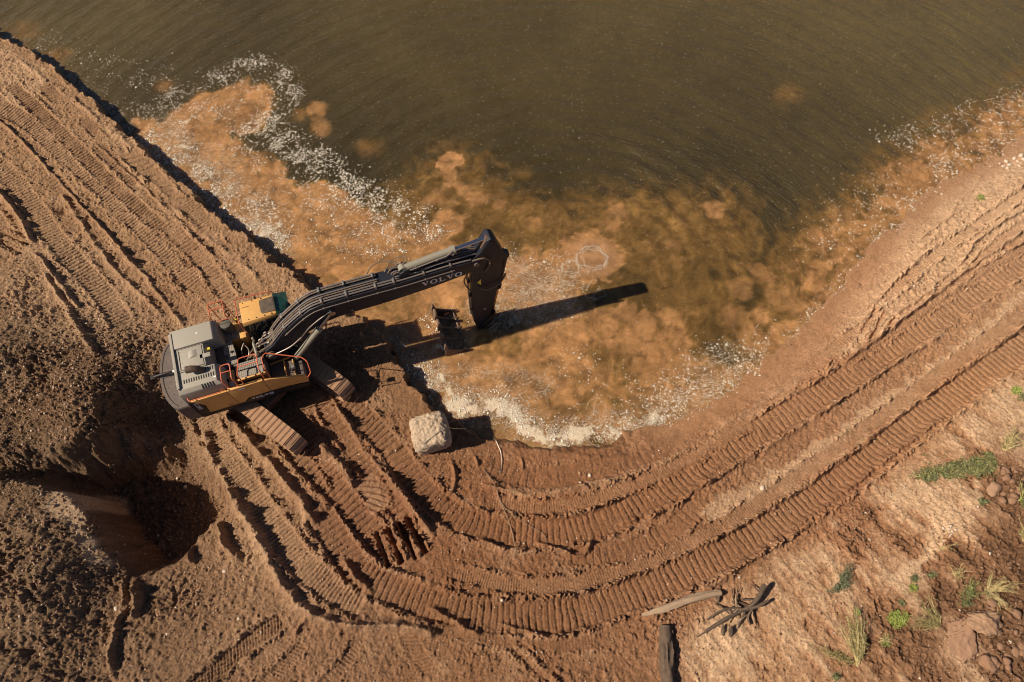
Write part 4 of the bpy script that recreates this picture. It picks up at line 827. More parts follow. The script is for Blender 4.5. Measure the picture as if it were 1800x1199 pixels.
for y in (cy0+.05, cy1-.05): P(MB().tube([(1.44, y, 1.5), (1.42, y, 2.4), (1.16, y, 3.16)], .04, 8), 'cab_pillar', M_blk)
ws = P(MB().add([(1.43, cy0+.06, 1.55), (1.43, cy1-.06, 1.55), (1.41, cy1-.06, 2.4), (1.41, cy0+.06, 2.4), (1.16, cy1-.06, 3.14), (1.16, cy0+.06, 3.14), (1.42, cy0+.06, 1.55), (1.42, cy1-.06, 1.55), (1.40, cy1-.06, 2.4), (1.40, cy0+.06, 2.4), (1.15, cy1-.06, 3.14), (1.15, cy0+.06, 3.14)], [(0, 1, 2, 3), (3, 2, 4, 5), (7, 6, 9, 8), (8, 9, 11, 10), (0, 6, 7, 1), (5, 4, 10, 11), (0, 3, 9, 6), (3, 5, 11, 9), (1, 7, 8, 2), (2, 8, 10, 4)]), 'windscreen', M_gla)
P(MB().prism([(cx0+.10, 1.76), (.60, 1.76), (.60, 3.1), (cx0+.10, 3.1)], cy0+.04, cy0+.05), 'side_window', M_gla); P(MB().prism([(.71, 1.76), (1.40, 1.60), (1.38, 2.4), (1.14, 3.1), (.71, 3.1)], cy0+.04, cy0+.05), 'side_window', M_gla)
P(MB().prism([(cx0+.10, 1.76), (.60, 1.76), (.60, 3.1), (cx0+.10, 3.1)], cy1-.06, cy1-.05), 'side_window', M_gla); P(MB().prism([(.71, 1.76), (1.40, 1.60), (1.38, 2.4), (1.14, 3.1), (.71, 3.1)], cy1-.06, cy1-.05), 'side_window', M_gla)
P(MB().loft([(1.10, cy0+.08, 3.255), (1.52, cy0+.02, 3.02), (1.50, cy1+.06, 3.02), (1.10, cy1-.02, 3.255)], [(1.10, cy0+.08, 3.27), (1.525, cy0+.02, 3.035), (1.505, cy1+.06, 3.035), (1.10, cy1-.02, 3.27)]), 'sun_visor', M_grn)
P(MB().tube([(1.12, cy0+.10, 3.28), (1.3, .72, 3.2), (1.44, 1.0, 3.10)], .012, 6).tube([(1.3, .72, 3.2), (1.5, .95, 3.05)], .010, 6), 'wiper', M_blk)
seat = P(MB().box(.15, .62, .72, 1.14, 1.95, 2.12).box(.10, .22, .74, 1.12, 2.1, 2.75), 'operator_seat', M_blu, .04)
P(MB().box(.95, 1.2, .62, .78, 1.75, 2.2).box(.95, 1.2, 1.05, 1.2, 1.75, 2.2), 'control_console', M_cw, .02)
def rail(pts, r=.020, nm='handrail', mat=None, **k): return P(MB().tube(sm3(pts, .12) if k.get('sm') else pts, r, 7), nm, mat or M_red)
def loop(pts, rnd=.09):      # rounded corners
    out = []; Q = [Vector(p) for p in pts]
    for i, p in enumerate(Q):
        if 0 < i < len(Q)-1:
            a = (Q[i-1]-p).normalized()*rnd; b = (Q[i+1]-p).normalized()*rnd
            out += [p+a, p+a*.35+b*.12, p+a*.12+b*.35, p+b]
        else: out.append(p)
    return out
P(MB().tube(loop([(-.12, .62, 2.5), (-.12, .52, 3.34), (-.12, 1.42, 3.36), (-.1, 1.50, 3.3), (1.1, 1.50, 3.22), (1.15, 1.45, 2.6)]), .017, 7), 'cab_guard_rail', M_red)
# left ladder rails
for x in (-1.10, -.62): P(MB().tube(loop([(x, 1.24, 2.3), (x, 1.30, 3.0), (x, 1.80, 3.02), (x, 1.84, 1.5)]), .017, 7), 'handrail', M_red)
P(MB().tube([(-1.10, 1.56, 3.01), (-.62, 1.56, 3.01)], .02, 7).tube([(-1.10, 1.82, 3.0), (-.62, 1.82, 3.0)], .02, 7), 'handrail', M_red)
P(MB().tube(loop([(-.9, 1.15, 2.4), (-.9, 1.15, 2.86), (-.42, 1.15, 2.86), (-.42, 1.15, 2.4)]), .014, 7), 'handrail', M_red)
P(MB().box(-.45, -.05, 1.42, 1.46, 2.30, 2.36), 'mirror_bracket', M_blk); P(MB().cyl((-.42, 1.25, 2.36), (-.42, 1.25, 2.55), .05, 10), 'warning_beacon', M_dec)
P(MB().box(-2.2, 1.2, 1.26, 1.50, 1.28, 1.34), 'catwalk', M_trd)
# right rails
P(MB().tube(loop([(-2.36, -1.10, 2.44), (-2.32, -1.20, 2.62), (-2.28, -1.34, 2.64), (-1.26, -1.34, 2.64), (-1.18, -1.26, 2.62), (-1.18, -1.2, 2.44)], .05), .018, 7), 'handrail', M_red)
P(MB().tube(loop([(-1.02, -1.20, 2.42), (-1.06, -1.18, 3.05), (-1.02, -.66, 3.08), (-.72, -.66, 3.08), (-.74, -1.2, 3.05), (-.72, -1.24, 2.42)]), .02, 7).tube([(-1.04, -.92, 3.07), (-.73, -.92, 3.07)], .018, 7), 'handrail', M_red)
P(MB().tube(loop([(-.55, -1.20, 2.45), (-.55, -1.16, 3.05), (-.42, -.60, 3.10), (.16, -.60, 3.10), (.14, -1.18, 3.05), (.12, -1.22, 2.45)]), .02, 7).tube([(-.48, -.88, 3.07), (.15, -.88, 3.07)], .018, 7), 'handrail', M_red)
P(MB().tube(loop([(.30, -1.22, 2.36), (.30, -1.16, 2.95), (.28, -.80, 3.0), (.42, -.62, 3.0), (1.48, -1.02, 2.74), (1.62, -1.20, 2.68), (1.60, -1.46, 2.35), (1.42, -1.42, 2.0)], .07), .02, 7), 'handrail', M_red)
P(MB().tube([(1.05, -1.20, 1.95), (1.10, -1.22, 2.3), (1.12, -1.2, 2.6)], .015, 6).box(1.04, 1.2, -1.30, -1.12, 2.5, 2.62), 'mirror', M_blk, .02); P(MB().box(1.06, 1.17, -1.24, -1.14, 2.622, 2.63), 'mirror_glass', M_brs)

# boom
bp_ = [(.40, 2.10), (.28, 2.30), (.34, 2.52), (.67, 2.76), (1.22, 3.42), (1.88, 3.98), (2.30, 4.26), (2.70, 4.36), (3.5, 4.36), (5.45, 4.31), (7.1, 4.36), (7.75, 4.32), (8.02, 4.20), (8.05, 4.0), (7.9, 3.90), (7.49, 3.68), (6.2, 3.50), (4.9, 3.40), (3.1, 3.38), (2.5, 3.26), (1.7, 2.85), (1.0, 2.40), (.6, 2.14)]
bm_ = P(MB().prism(bp_, -.318, .318), 'boom', M_boom, .025)
P(MB().cyl((.5, -.5, 2.33), (.5, .5, 2.33), .13, 18), 'boom_foot_pin', M_cw, .01)
for s in (-1, 1): P(MB().prism([(.1, 1.3), (.9, 1.3), (.75, 2.3), (.5, 2.5), (.3, 2.4)], s*.40-.035, s*.40+.035), 'boom_bracket', M_blk, .01)
P(MB().cyl((7.86, -.36, 4.12), (7.86, .36, 4.12), .10, 16), 'arm_pin', M_cw, .01)
for s in (-1, 1): P(MB().prism([(5.25, 4.3), (5.35, 4.62), (5.5, 4.70), (5.66, 4.62), (5.85, 4.3)], s*.17-.025, s*.17+.025), 'cylinder_bracket', M_boom, .008)
bc_pin = (2.93, 3.92)
P(MB().cyl((2.93, -.42, 3.90), (2.93, .42, 3.90), .09, 16), 'boom_cylinder_pin', M_cyl)
for s in (-1, 1):
    a = Vector((1.10, s*.46, 1.75)); b = Vector((2.93, s*.40, 3.90)); m_ = a.lerp(b, .66)
    c = P(MB().cyl(a, m_, .105, 18).cyl(m_-(b-a).normalized()*.12, m_+(b-a).normalized()*.03, .125, 18), 'boom_cylinder', M_cyl)
    MB().cyl(m_, b, .055, 14).cyl(b-Vector((0, .06, 0)), b+Vector((0, .06, 0)), .11, 14).build('rod', M_chr, c)
# arm cylinder
a = Vector((5.50, 0, 4.62)); b = Vector((8.40, 0, 5.02)); m_ = a.lerp(b, .60)
c = P(MB().cyl(a, m_, .125, 20).cyl(m_-(b-a).normalized()*.16, m_+(b-a).normalized()*.04, .15, 20).cyl(a-Vector((0, .1, 0)), a+Vector((0, .1, 0)), .15, 16), 'arm_cylinder', M_cyl)
MB().cyl(m_, b, .070, 16).build('rod', M_chr, c); MB().cyl(b-Vector((0, .12, 0)), b+Vector((0, .12, 0)), .13, 16).build('rod_eye', M_und, c)
MB().tube([a+Vector((.2, -.16, .02)), m_+Vector((-.3, -.17, 0)), m_+Vector((-.1, -.12, .1))], .022, 7).build('cylinder_pipe', M_pipe, c)
# arm
ap = [(8.10, 4.72), (8.28, 5.12), (8.42, 5.18), (8.56, 5.05), (8.86, 4.10), (8.74, 3.0), (8.50, 1.56), (8.20, .1), (8.10, -.62), (7.92, -.78), (7.72, -.66), (7.60, .0), (7.64, 1.62), (7.72, 3.5), (7.70, 4.0), (7.85, 4.32)]
am = P(MB().prism(ap, -.225, .225), 'arm', M_boom, .02)
for s in (-1, 1): P(MB().prism([(7.72, 3.55), (8.75, 3.1), (8.84, 4.1), (8.5, 5.0), (8.34, 5.12), (8.05, 4.62), (7.72, 4.3)], s*.237-.012, s*.237+.012), 'arm_cheek_plate', M_boom, .006)
P(MB().prism([(8.08, 4.70), (8.30, 5.16), (8.36, 5.16), (8.16, 4.66)], -.16, .0), 'arm_rib', M_und)
# bucket cylinder on the far side of the arm
a = Vector((8.98, 0, 3.75)); b = Vector((8.42, 0, .15)); m_ = a.lerp(b, .56)
P(MB().prism([(8.6, 3.4), (9.08, 3.65), (9.08, 3.85), (8.8, 4.1)], -.10, .10), 'bucket_cylinder_bracket', M_boom, .01)
c = P(MB().cyl(a, m_, .10, 18).cyl(m_-(b-a).normalized()*.14, m_, .125, 18), 'bucket_cylinder', M_blk); MB().cyl(m_, b, .055, 14).build('rod', paint('worn_rod', (.42, .30, .22), .25, .2, .9), c)
P(MB().prism([(8.42, .3), (8.5, .1), (7.95, -.5), (7.85, -.35)], -.27, -.22), 'bucket_link', M_blk, .008); P(MB().prism([(8.42, .3), (8.5, .1), (7.95, -.5), (7.85, -.35)], .22, .27), 'bucket_link', M_blk, .008)
P(MB().prism([(8.45, .25), (8.52, .05), (8.15, -1.2), (8.0, -1.15)], -.12, .12), 'bucket_link', M_blk, .02)
# bits on the arm
P(MB().prism([(7.84, 2.85), (7.98, 2.62), (7.98, 3.02)], -.258, -.25), 'warning_sticker', M_dec); P(MB().cyl((8.05, -.26, .85), (8.05, -.22, .85), .06, 12), 'grease_plate', M_cyl)
P(MB().tube(sm3([(7.9, -.29, 2.5), (8.2, -.33, 2.35), (8.6, -.31, 2.45), (8.86, -.15, 2.55), (8.95, -.05, 2.6)]), .035, 7), 'hydraulic_hose', M_hose)
P(MB().tube(sm3([(7.72, -.32, 4.40), (8.1, -.36, 4.42), (8.32, -.34, 4.1), (8.25, -.30, 3.7), (8.15, -.27, 3.5)]), .03, 7), 'hydraulic_hose', M_hose)
P(MB().tube(sm3([(7.60, -.1, 3.4), (7.42, -.12, 3.0), (7.50, -.12, 2.5), (7.62, -.1, 2.2)]), .025, 7), 'hydraulic_hose', M_hose)
P(MB().tube([(7.60, .12, 3.4), (7.57, .12, 1.6), (7.56, .12, .2)], .02, 6).tube([(7.60, .04, 3.4), (7.57, .04, 1.6), (7.56, .04, .2)], .02, 6), 'arm_pipes', M_pipe)
for z in (.6, 1.6, 2.6): P(MB().box(7.55, 7.66, -.02, .18, z, z+.06), 'pipe_clamp', M_und)
# bucket: lip towards the machine, open side up
bk = [(6.30, -.10), (6.24, -.34), (6.20, -.62), (6.32, -1.05), (6.75, -1.42), (7.35, -1.50), (7.85, -1.30), (8.12, -.95), (8.05, -.72)]
bi = [(8.0, -.75), (8.06, -.93), (7.82, -1.24), (7.35, -1.44), (6.78, -1.36), (6.37, -1.02), (6.25, -.62), (6.29, -.36), (6.36, -.10)]
bkt = P(MB().prism(bk+bi, -.88, .92), 'bucket', M_rst)
for y in (-.92, .92): MB().prism([(6.24, -.06), (6.18, -.6), (6.3, -1.07), (6.74, -1.45), (7.35, -1.53), (7.88, -1.32), (8.15, -.95), (8.05, -.70), (7.55, -.78), (7.05, -.66), (6.62, -.38)], y-.03, y+.03).build('side_plate', M_rst, bkt, .01)
MB().tube([(6.30, .95, -.05), (6.28, .5, -.10), (6.30, 0, -.12), (6.28, -.5, -.12), (6.30, -.95, -.08)], .06, 8).build('lip', M_rst, bkt)
MB().tube([(7.0, -.9, -.62), (7.0, -.3, -.66), (7.02, .3, -.68), (7.0, .9, -.66)], .05, 8).build('cross_bar', M_rst, bkt)
for y in (-.9, -.45, 0, .45, .9):
    MB().prism([(6.18, -.12), (6.36, -.12), (6.32, .10), (6.26, .24), (6.21, .08)], y-.055, y+.055).build('tooth', M_rst, bkt, .012)
for y in (-.42, .08, .52): MB().tube(sm3([(6.32, y, -.15), (6.6, y-.01, -.42), (6.85, y, -.60), (7.1, y+.02, -.68)]), .045, 7).build('rib', M_rst, bkt)
MB().tube(sm3([(6.20, .6, -.55), (6.26, .3, -.3), (6.24, -.1, -.38), (6.25, -.4, -.5)]), [.05, .08, .09, .08, .05][:1][0], 7).build('mud_crust', M_mud, bkt)
# pipes along the boom
def off_top(y, dz, u0=0, u1=99):
    top = [(.75, 2.86), (1.22, 3.42), (1.88, 3.98), (2.30, 4.26), (2.70, 4.36), (3.5, 4.36), (4.6, 4.34), (5.45, 4.31), (6.3, 4.34), (7.1, 4.36), (7.7, 4.33)]
    return sm3([(u, y, z+dz) for u, z in top if u0 <= u <= u1], .2)
for y, dz, u1, r, mt in ((.25, .06, 5.2, .032, M_pipe), (.17, .06, 5.0, .028, M_hose), (.02, .05, 5.0, .026, M_pipe), (-.06, .05, 5.3, .026, M_hose), (-.16, .06, 6.2, .032, M_pipe), (-.25, .06, 7.8, .028, M_pipe)):
    P(MB().tube(off_top(y, dz, 0, u1), r, 7), 'boom_pipe', mt)
P(MB().tube([(u, -.36, z) for u, _, z in off_top(-.32, -.16, 1.0, 7.6)], .016, 6), 'grease_line', M_pipe)
for u in (1.3, 2.0, 2.75, 3.55, 4.5, 5.1, 6.1, 7.0):
    z = float(np.interp(u, [1.22, 1.88, 2.3, 2.7, 3.5, 5.45, 7.1], [3.42, 3.98, 4.26, 4.36, 4.36, 4.31, 4.36]))
    P(MB().box(u-.03, u+.03, .12, .29, z, z+.13), 'pipe_clamp', M_brs, .006); P(MB().box(u-.03, u+.03, -.29, -.12, z, z+.13), 'pipe_clamp', M_brs, .006)
    P(MB().box(u-.015, u+.015, -.385, -.335, z-.19, z-.13), 'line_clip', M_brs)
random.seed(5)
for k in range(5):
    y = .22-.1*k; P(MB().tube(sm3([(4.9+.1*k, y, 4.40), (5.2, y+.03, 4.5+.05*(k % 2)), (5.9, y, 4.45), (6.6, y+.04*(-1)**k, 4.50), (7.2, y, 4.55), (7.7, y*.8, 4.50), (8.0, y*.7, 4.42)]), .024, 7), 'hydraulic_hose', M_hose if k % 2 else M_pipe)
P(MB().tube(sm3([(4.35, .30, 4.42), (4.6, .42, 4.62), (5.0, .40, 4.72), (5.3, .22, 4.7), (5.5, .1, 4.78)]), .022, 7), 'hydraulic_hose', M_hose)
P(MB().tube(sm3([(4.95, .22, 4.45), (5.25, .34, 4.75), (5.6, .30, 4.85), (5.7, .14, 4.80), (5.5, .05, 4.75)]), .02, 7), 'hydraulic_hose', M_hose)
for u in (5.9, 6.6, 7.15): P(MB().box(u-.02, u+.02, -.2, .16, 4.62+(u-5.5)*.13, 4.66+(u-5.5)*.13), 'pipe_clamp', M_brs)
for u, z in ((7.2, 4.5), (7.45, 4.55), (7.35, 4.42)): P(MB().box(u-.06, u+.05, .0, .16, z-.06, z+.05), 'hose_fitting', M_und, .01)
P(MB().tube(sm3([(3.02, -.34, 3.92), (2.6, -.40, 3.8), (2.1, -.42, 3.45), (1.8, -.40, 3.1), (1.6, -.42, 2.9), (1.2, -.45, 2.62), (.8, -.44, 2.45), (.45, -.42, 2.35)]), .022, 7), 'hydraulic_hose', M_pipe)
for u, z in ((3.55, 3.62), (3.6, 3.5)): P(MB().cyl((u, -.37, z), (u, -.335, z), .035, 10), 'boom_bolt', M_brs)
# valve bank, swing motor and hoses behind the boom foot
P(MB().box(-.62, .18, -.36, .44, 1.34, 1.72), 'valve_block', M_und, .02)
P(MB().cyl((.62, .0, 1.3), (.62, .0, 1.95), .24, 18).cyl((.62, 0, 1.95), (.62, 0, 2.05), .18, 18), 'swing_motor', M_blk, .01)
for k in range(4): P(MB().box(-.5+k*.17, -.42+k*.17, -.28, .34, 1.72, 1.90), 'valve_spool', M_und, .01)
random.seed(11)
for k in range(12):
    y = random.uniform(-.28, .30); x = random.uniform(-.5, .1)
    P(MB().tube(sm3([(x, y, 1.8), (x+.12, y+random.uniform(-.15, .15), 2.1+random.random()*.25), (.35+random.random()*.2, y*.8, 2.5+random.random()*.15), (.62, y*.85, 2.75), (.85, y*.85, 3.02)]), .026, 7), 'hydraulic_hose', random.choice([M_hose, M_hose, M_pipe]))
for k in range(14):
    x, y, z = random.uniform(.15, 1.3), random.uniform(-.26, .28), 0; z = 2.75+max(0, x-.65)*.95
    P(MB().cyl((x, y, z), (x+.09, y, z+.05), .030, 8), 'hose_fitting', random.choice([M_brs, M_pipe]))
P(MB().tube(sm3([(-.35, .35, 2.2), (-.2, .0, 2.45), (-.25, -.25, 2.4), (-.45, -.15, 2.1), (-.5, .15, 2.2), (-.35, .38, 2.3)]), .022, 7), 'hydraulic_hose', M_pipe)
P(MB().tube([(-.02, .44, 2.2), (.02, .1, 2.55), (.05, -.34, 2.5)], .05, 8), 'cross_tube', M_cyl)
P(MB().cyl((.0, .36, 2.45), (.06, .36, 2.5), .06, 10), 'hose_fitting', M_brs); P(MB().cyl((.03, -.33, 2.5), (.1, -.33, 2.56), .06, 10), 'hose_fitting', M_brs)

# ------------------------------------------------------------------ things on the ground
def thing(name, label, cat, loc, rz=0, group=None):
    o = bpy.data.objects.new(name, None); col.objects.link(o); o.location = loc; o.rotation_euler = (0, 0, rz); o['label'] = label; o['category'] = cat
    if group: o['group'] = group
    return o
def tag(o, label, cat, group=None):
    o['label'] = label; o['category'] = cat
    if group: o['group'] = group
    return o
def rock(name, mat, loc, dims, rz=0, seed=0, sq=2.6, rough=.12, sub=3, tilt=(0, 0), fine_=.05):
    bm = bmesh.new(); bmesh.ops.create_icosphere(bm, subdivisions=sub, radius=1); me = bpy.data.meshes.new(name)
    co = np.array([v.co[:] for v in bm.verts]); 
    nn = (np.abs(co)**sq).sum(1)**(-1/sq); co = co*nn[:, None]
    rq = np.random.RandomState(seed)
    if sq < 4:
        pn = rq.normal(size=(13, 3)); pn /= np.linalg.norm(pn, axis=1)[:, None]; dd = rq.uniform(.72, 1.0, 13); dirs = co/np.linalg.norm(co, axis=1)[:, None]
        t_ = dirs@pn.T; rad_ = np.where(t_ > .15, dd/np.maximum(t_, .15), 9).min(1); rad_ = np.minimum(rad_, 1.25); co = dirs*rad_[:, None]
    a = noise(co[:, 0]+co[:, 2]*.7, co[:, 1]-co[:, 2]*.5, .9, seed)+.5*noise(co[:, 0]-co[:, 2]*.6, co[:, 1]+co[:, 2]*.8, .45, seed+1); b = noise(co[:, 0]+co[:, 2], co[:, 1]-co[:, 2]*.8, .16, seed+2)
    b = b+.6*noise(co[:, 0]*1.1-co[:, 2], co[:, 1]+co[:, 2]*.9, .08, seed+3)+.8*noise(co[:, 0]-co[:, 2]*.4, co[:, 1]+co[:, 2]*.3, .3, seed+4)
    co = co*(1+rough*a+fine_*b)[:, None]
    for v, c in zip(bm.verts, co): v.co = Vector(c*np.array(dims)/2)
    for f in bm.faces: f.smooth = True
    bm.to_mesh(me); bm.free(); me.materials.append(mat); o = link(name, me); o.location = loc; o.rotation_euler = (tilt[0], tilt[1], rz); return o
M_gran, nt, N, L, B = nodes_mat('granite'); tc = N.new('ShaderNodeTexCoord'); ob = tc.outputs['Object']
a = noisen(N, L, 7, 6, .75, ob); b = noisen(N, L, 24, 4, .8, ob)
cr = N.new('ShaderNodeValToRGB'); L.new(mathn(N, L, 'ADD', mathn(N, L, 'MULTIPLY', noisen(N, L, 10, 6, .85, ob), .75), mathn(N, L, 'MULTIPLY', b, .25)), cr.inputs[0])
e = cr.color_ramp.elements; e[0].position = .37; e[0].color = (.14, .10, .07, 1); e[1].position = .56; e[1].color = (.60, .46, .33, 1); q = e.new(.42); q.color = (.38, .26, .17, 1); q = e.new(.46); q.color = (.47, .35, .24, 1)
L.new(cr.outputs[0], B.inputs['Base Color']); B.inputs['Roughness'].default_value = .85
bp = N.new('ShaderNodeBump'); bp.inputs['Distance'].default_value = .06; L.new(noisen(N, L, 10, 5, .8, ob), bp.inputs['Height']); L.new(bp.outputs[0], B.inputs['Normal'])
gz = on_ground(755, 768)
bo = rock('boulder', M_gran, (G(757, 762, 1.0)[0], G(757, 762, 1.0)[1], gz.z+.50), (1.28, 1.22, 1.12), R(14), 3, 5.2, .06, 6, (R(3), R(-4)), .05)
tag(bo, 'large pale granite boulder with squared sides at the edge of the bank', 'boulder')
bt = bo.location
M_steel = paint('steel_cable', (.42, .38, .34), .4, .3, .7)
cab_ = MB().tube(sm3([tuple(bt+Vector(v)) for v in ((-.30, -.70, -.2), (-.22, -.60, .36), (.0, -.42, .52), (.30, -.2, .60), (.55, .02, .58), (.78, .14, .1), (1.1, .30, -.42), (1.2, .35, -.55))]), .014, 6).build('steel_cable', M_steel)
tag(cab_, 'thin grey steel cable looped over the granite boulder', 'cable')
def gline(pts, dz=.02, step=.12):
    P_ = [on_ground(*p) for p in pts]; L_ = smooth_line(np.array([p[:] for p in P_]), step); return [(x, y, max(ground_z(x, y), -.02)+dz+.01*random.random()) for x, y, z in L_]
o = MB().tube(gline([(866, 768), (874, 780), (881, 798), (882, 820), (880, 832)], .03), .016, 6).build('steel_cable', M_steel); tag(o, 'short frayed cable end lying in the mud by the shore foam', 'cable')
M_twig = paint('dry_twig', (.30, .22, .15), .8, .3)
o = MB().tube(gline([(850, 825), (868, 850), (880, 885), (897, 925), (908, 975)], .04), .012, 5).tube(gline([(868, 850), (885, 890), (920, 918), (955, 940), (958, 960), (930, 972), (908, 975)], .04), .010, 5).tube(gline([(897, 925), (890, 915), (880, 905)], .04), .007, 5).build('bramble_stem', M_twig)
tag(o, 'long thin dry bramble stem trailing over the cleated track mark', 'bramble')

# logs and roots
M_bark = paint('weathered_wood', (.06, .042, .032), .85, .45, 0, (.24, .165, .115), .05, 9); M_pw = paint('bleached_wood', (.34, .23, .15), .85, .4, 0, (.46, .34, .24), .03, 8)
def wood(name, pts, r, mat, seed=0, n=12, parent=None, flat=1.):
    mb = MB(); k = len(pts); rs = r if isinstance(r, (list, tuple)) else [r]*k
    Q = smooth_line(np.hstack([np.array(pts, float), np.array(rs)[:, None]]), .09); P_ = [Vector(q[:3]) for q in Q]
    mb.tube(P_, [float(q[3]) for q in Q], n)
    V = np.array(mb.v); ang_ = np.tile(np.arange(n), len(P_)); ax_ = np.repeat(np.arange(len(P_)), n)
    d = noise(ang_*1.7, ax_*.10, 1.0, seed)*.42+noise(ang_*1.1, ax_*.5, .8, seed+1)*.2
    for i in range(len(V)):
        c = np.array(P_[ax_[i]][:]); V[i] = c+(V[i]-c)*(1+d[i])
    mb.v = [tuple(v) for v in V]; return mb.build(name, mat, parent, smooth=60)
def W(px, py, h): p = on_ground(px, py); return (p.x, p.y, p.z+h)
o = wood('log', [W(1170, 1100, .09), W(1170, 1130, .10), W(1172, 1165, .08), W(1175, 1215, .06), W(1175, 1240, .05)], [.17, .20, .19, .19, .18], M_bark, 5, 22); tag(o, 'thick dark weathered log lying upright in view beside the pale sand', 'log')
o = wood('log', [W(1128, 1082, .05), W(1160, 1072, .08), W(1200, 1058, .10), W(1240, 1047, .12), W(1265, 1043, .16)], [.05, .09, .11, .10, .08], M_pw, 8, 18); tag(o, 'pale bleached split log half sunk in churned soil', 'log')
rt = thing('root_stump', 'dark dead tree stump with tangled roots on the sand', 'stump', on_ground(1290, 1070)-Vector((0, 0, 0)))
def rel(p): return tuple(Vector(p)-rt.location)
for i, (pts, r) in enumerate(((((1338, 1032, .35), (1325, 1055, .30), (1305, 1072, .22), (1280, 1085, .15), (1240, 1108, .05)), [.13, .13, .10, .09, .05]), (((1345, 1057, .3), (1325, 1068, .28), (1300, 1075, .2), (1265, 1095, .10), (1225, 1120, .03)), [.07, .08, .08, .07, .03]),
        (((1318, 1098, .05), (1312, 1085, .14), (1322, 1066, .25)), [.05, .08, .06]), (((1242, 1090, .05), (1262, 1076, .12), (1285, 1070, .18), (1300, 1070, .2)), [.05, .07, .08, .06]), (((1285, 1035, .10), (1288, 1058, .12), (1292, 1078, .15)), [.03, .045, .05]),
        (((1300, 1033, .12), (1292, 1055, .14), (1290, 1072, .15)), [.02, .03, .04]), (((1338, 1030, .4), (1330, 1040, .36)), [.10, .13]), (((1320, 1028, .1), (1332, 1045, .28)), [.03, .05]), (((1296, 1105, .03), (1300, 1090, .12), (1306, 1076, .2)), [.03, .05, .05]), (((1255, 1062, .05), (1270, 1070, .12), (1280, 1080, .14)), [.02, .04, .05]))):
    wood('root', [rel(W(*p)) for p in pts], [v*.55 for v in r], M_bark, 20+i, 9, rt)
random.seed(44)
for i in range(16):
    x0_, y0_ = 1298+random.gauss(0, 14), 1070+random.gauss(0, 10); a_ = random.choice([2.5, 2.7, 5.7, 4.3, 1.6])+random.gauss(0, .35); l_ = random.uniform(18, 42)
    wood('rootlet', [rel(W(x0_, y0_, .16)), rel(W(x0_+l_*.5*math.cos(a_)+random.gauss(0, 3), y0_-l_*.5*math.sin(a_), .14)), rel(W(x0_+l_*math.cos(a_), y0_-l_*math.sin(a_), .04))], [.035, .025, .012], random.choice([M_bark, M_pw]), 70+i, 6, rt)
for i, (px, py, h, w_, rz, lb) in enumerate(((1283, 1110, .12, .16, .3, 'dark leaf shaped bark slab standing below the root stump'), (1270, 1108, .05, .12, .9, 'flat grey bark flake lying left of the upright bark slab'), (1262, 1050, .10, .16, -.4, 'dark broken bark piece at the end of the bleached log'), (1180, 1118, .12, .10, .2, 'dark split wood chunk beside the top of the thick log'))):
    p = on_ground(px, py); o = wood('bark_piece', [(p.x-.02, p.y-.16, p.z+.03), (p.x, p.y, p.z+h), (p.x+.03, p.y+.16, p.z+h+.04)], [.02, w_*.45, .02], M_bark, 60+i, 8); tag(o, lb, 'bark')

# stones and clods, each its own
M_pst = paint('pale_stone', (.62, .52, .42), .8, .3, 0, (.45, .30, .19), .01, 10); M_bst = paint('brown_stone', (.30, .18, .11), .85, .5, 0, (.42, .26, .16), .02, 6); M_clod = paint('clod_soil', (.23, .125, .075), .95, .5, 0, (.34, .20, .125), .03, 6)
def stone(px, py, s, lab, mat=M_pst, cat='stone', group=None, seed=0, dims=None, name='stone', sub=2, sink=.3):
    p = on_ground(px, py); d = dims or (s, s*.8, s*.6); o = rock(name, mat, p+Vector((0, 0, d[2]*(.5-sink))), d, seed*1.3, seed, 2.4, .20, sub, (0, 0), .09); return tag(o, lab, cat, group)
stone(1726, 1093, .9, 'largest brown sandstone rock, right of the dry shrubs', M_bst, seed=41, dims=(.92, .62, .36), sub=5, sink=.42)
stone(1690, 1125, .9, 'pale orange rock with a bright cracked top, below the largest brown rock', paint('orange_rock', (.37, .22, .14), .85, .5, 0, (.30, .17, .10), .03, 4), seed=42, dims=(1.1, .8, .26), sub=5, sink=.44)
stone(1735, 1163, .6, 'dark rounded rock at the lower right below the pale orange rock', M_clod, seed=43, dims=(.55, .42, .34), sub=4, sink=.35)
stone(1748, 860, .3, 'brown angular rock at the right end of the green weeds', M_bst, seed=44, dims=(.6, .45, .25), sub=3)
random.seed(21); k = 0
for px, py in ((1757,288),(1768,284),(1775,290),(1782,279),(1788,284),(1795,274),(1800,281),(1763,293),(1771,296),(1791,292),(1740,293),(1803,270),(1731,322),(1723,328),(1548,1190),(1470,572),(1492,575)):
    k += 1; s = random.uniform(.12, .26)
    if px > 1735 and py < 300: stone(px, py, s, 'pale stone in the short row along the beach at the far right', M_pst, 'stone', 'pale stones in a row on the beach', 50+k)
p_ = ((1340,857,.2,'grey white lump of stone on the pale strip between the haul tracks'),(1332,850,.13,'small dark stone touching the grey white lump on the pale strip'),(1388,606,.12,'dark pebble at the edge of the smooth wet beach'),(1510,500,.14,'dark stone on the wet beach nearest the water'),(205,1070,.16,'white stone at the foot of the left spoil heap'),(396,1004,.16,'white stone below the ribbed spoil between pit and track'),(1037,836,.15,'pale stone in the mud above the inner haul track'),(1300,1015,.1,'small pale stone above the root stump'))
for i, (px, py, s, lb) in enumerate(p_): stone(px, py, s, lb, M_pst if 'dark' not in lb else M_clod, seed=80+i)
random.seed(31)
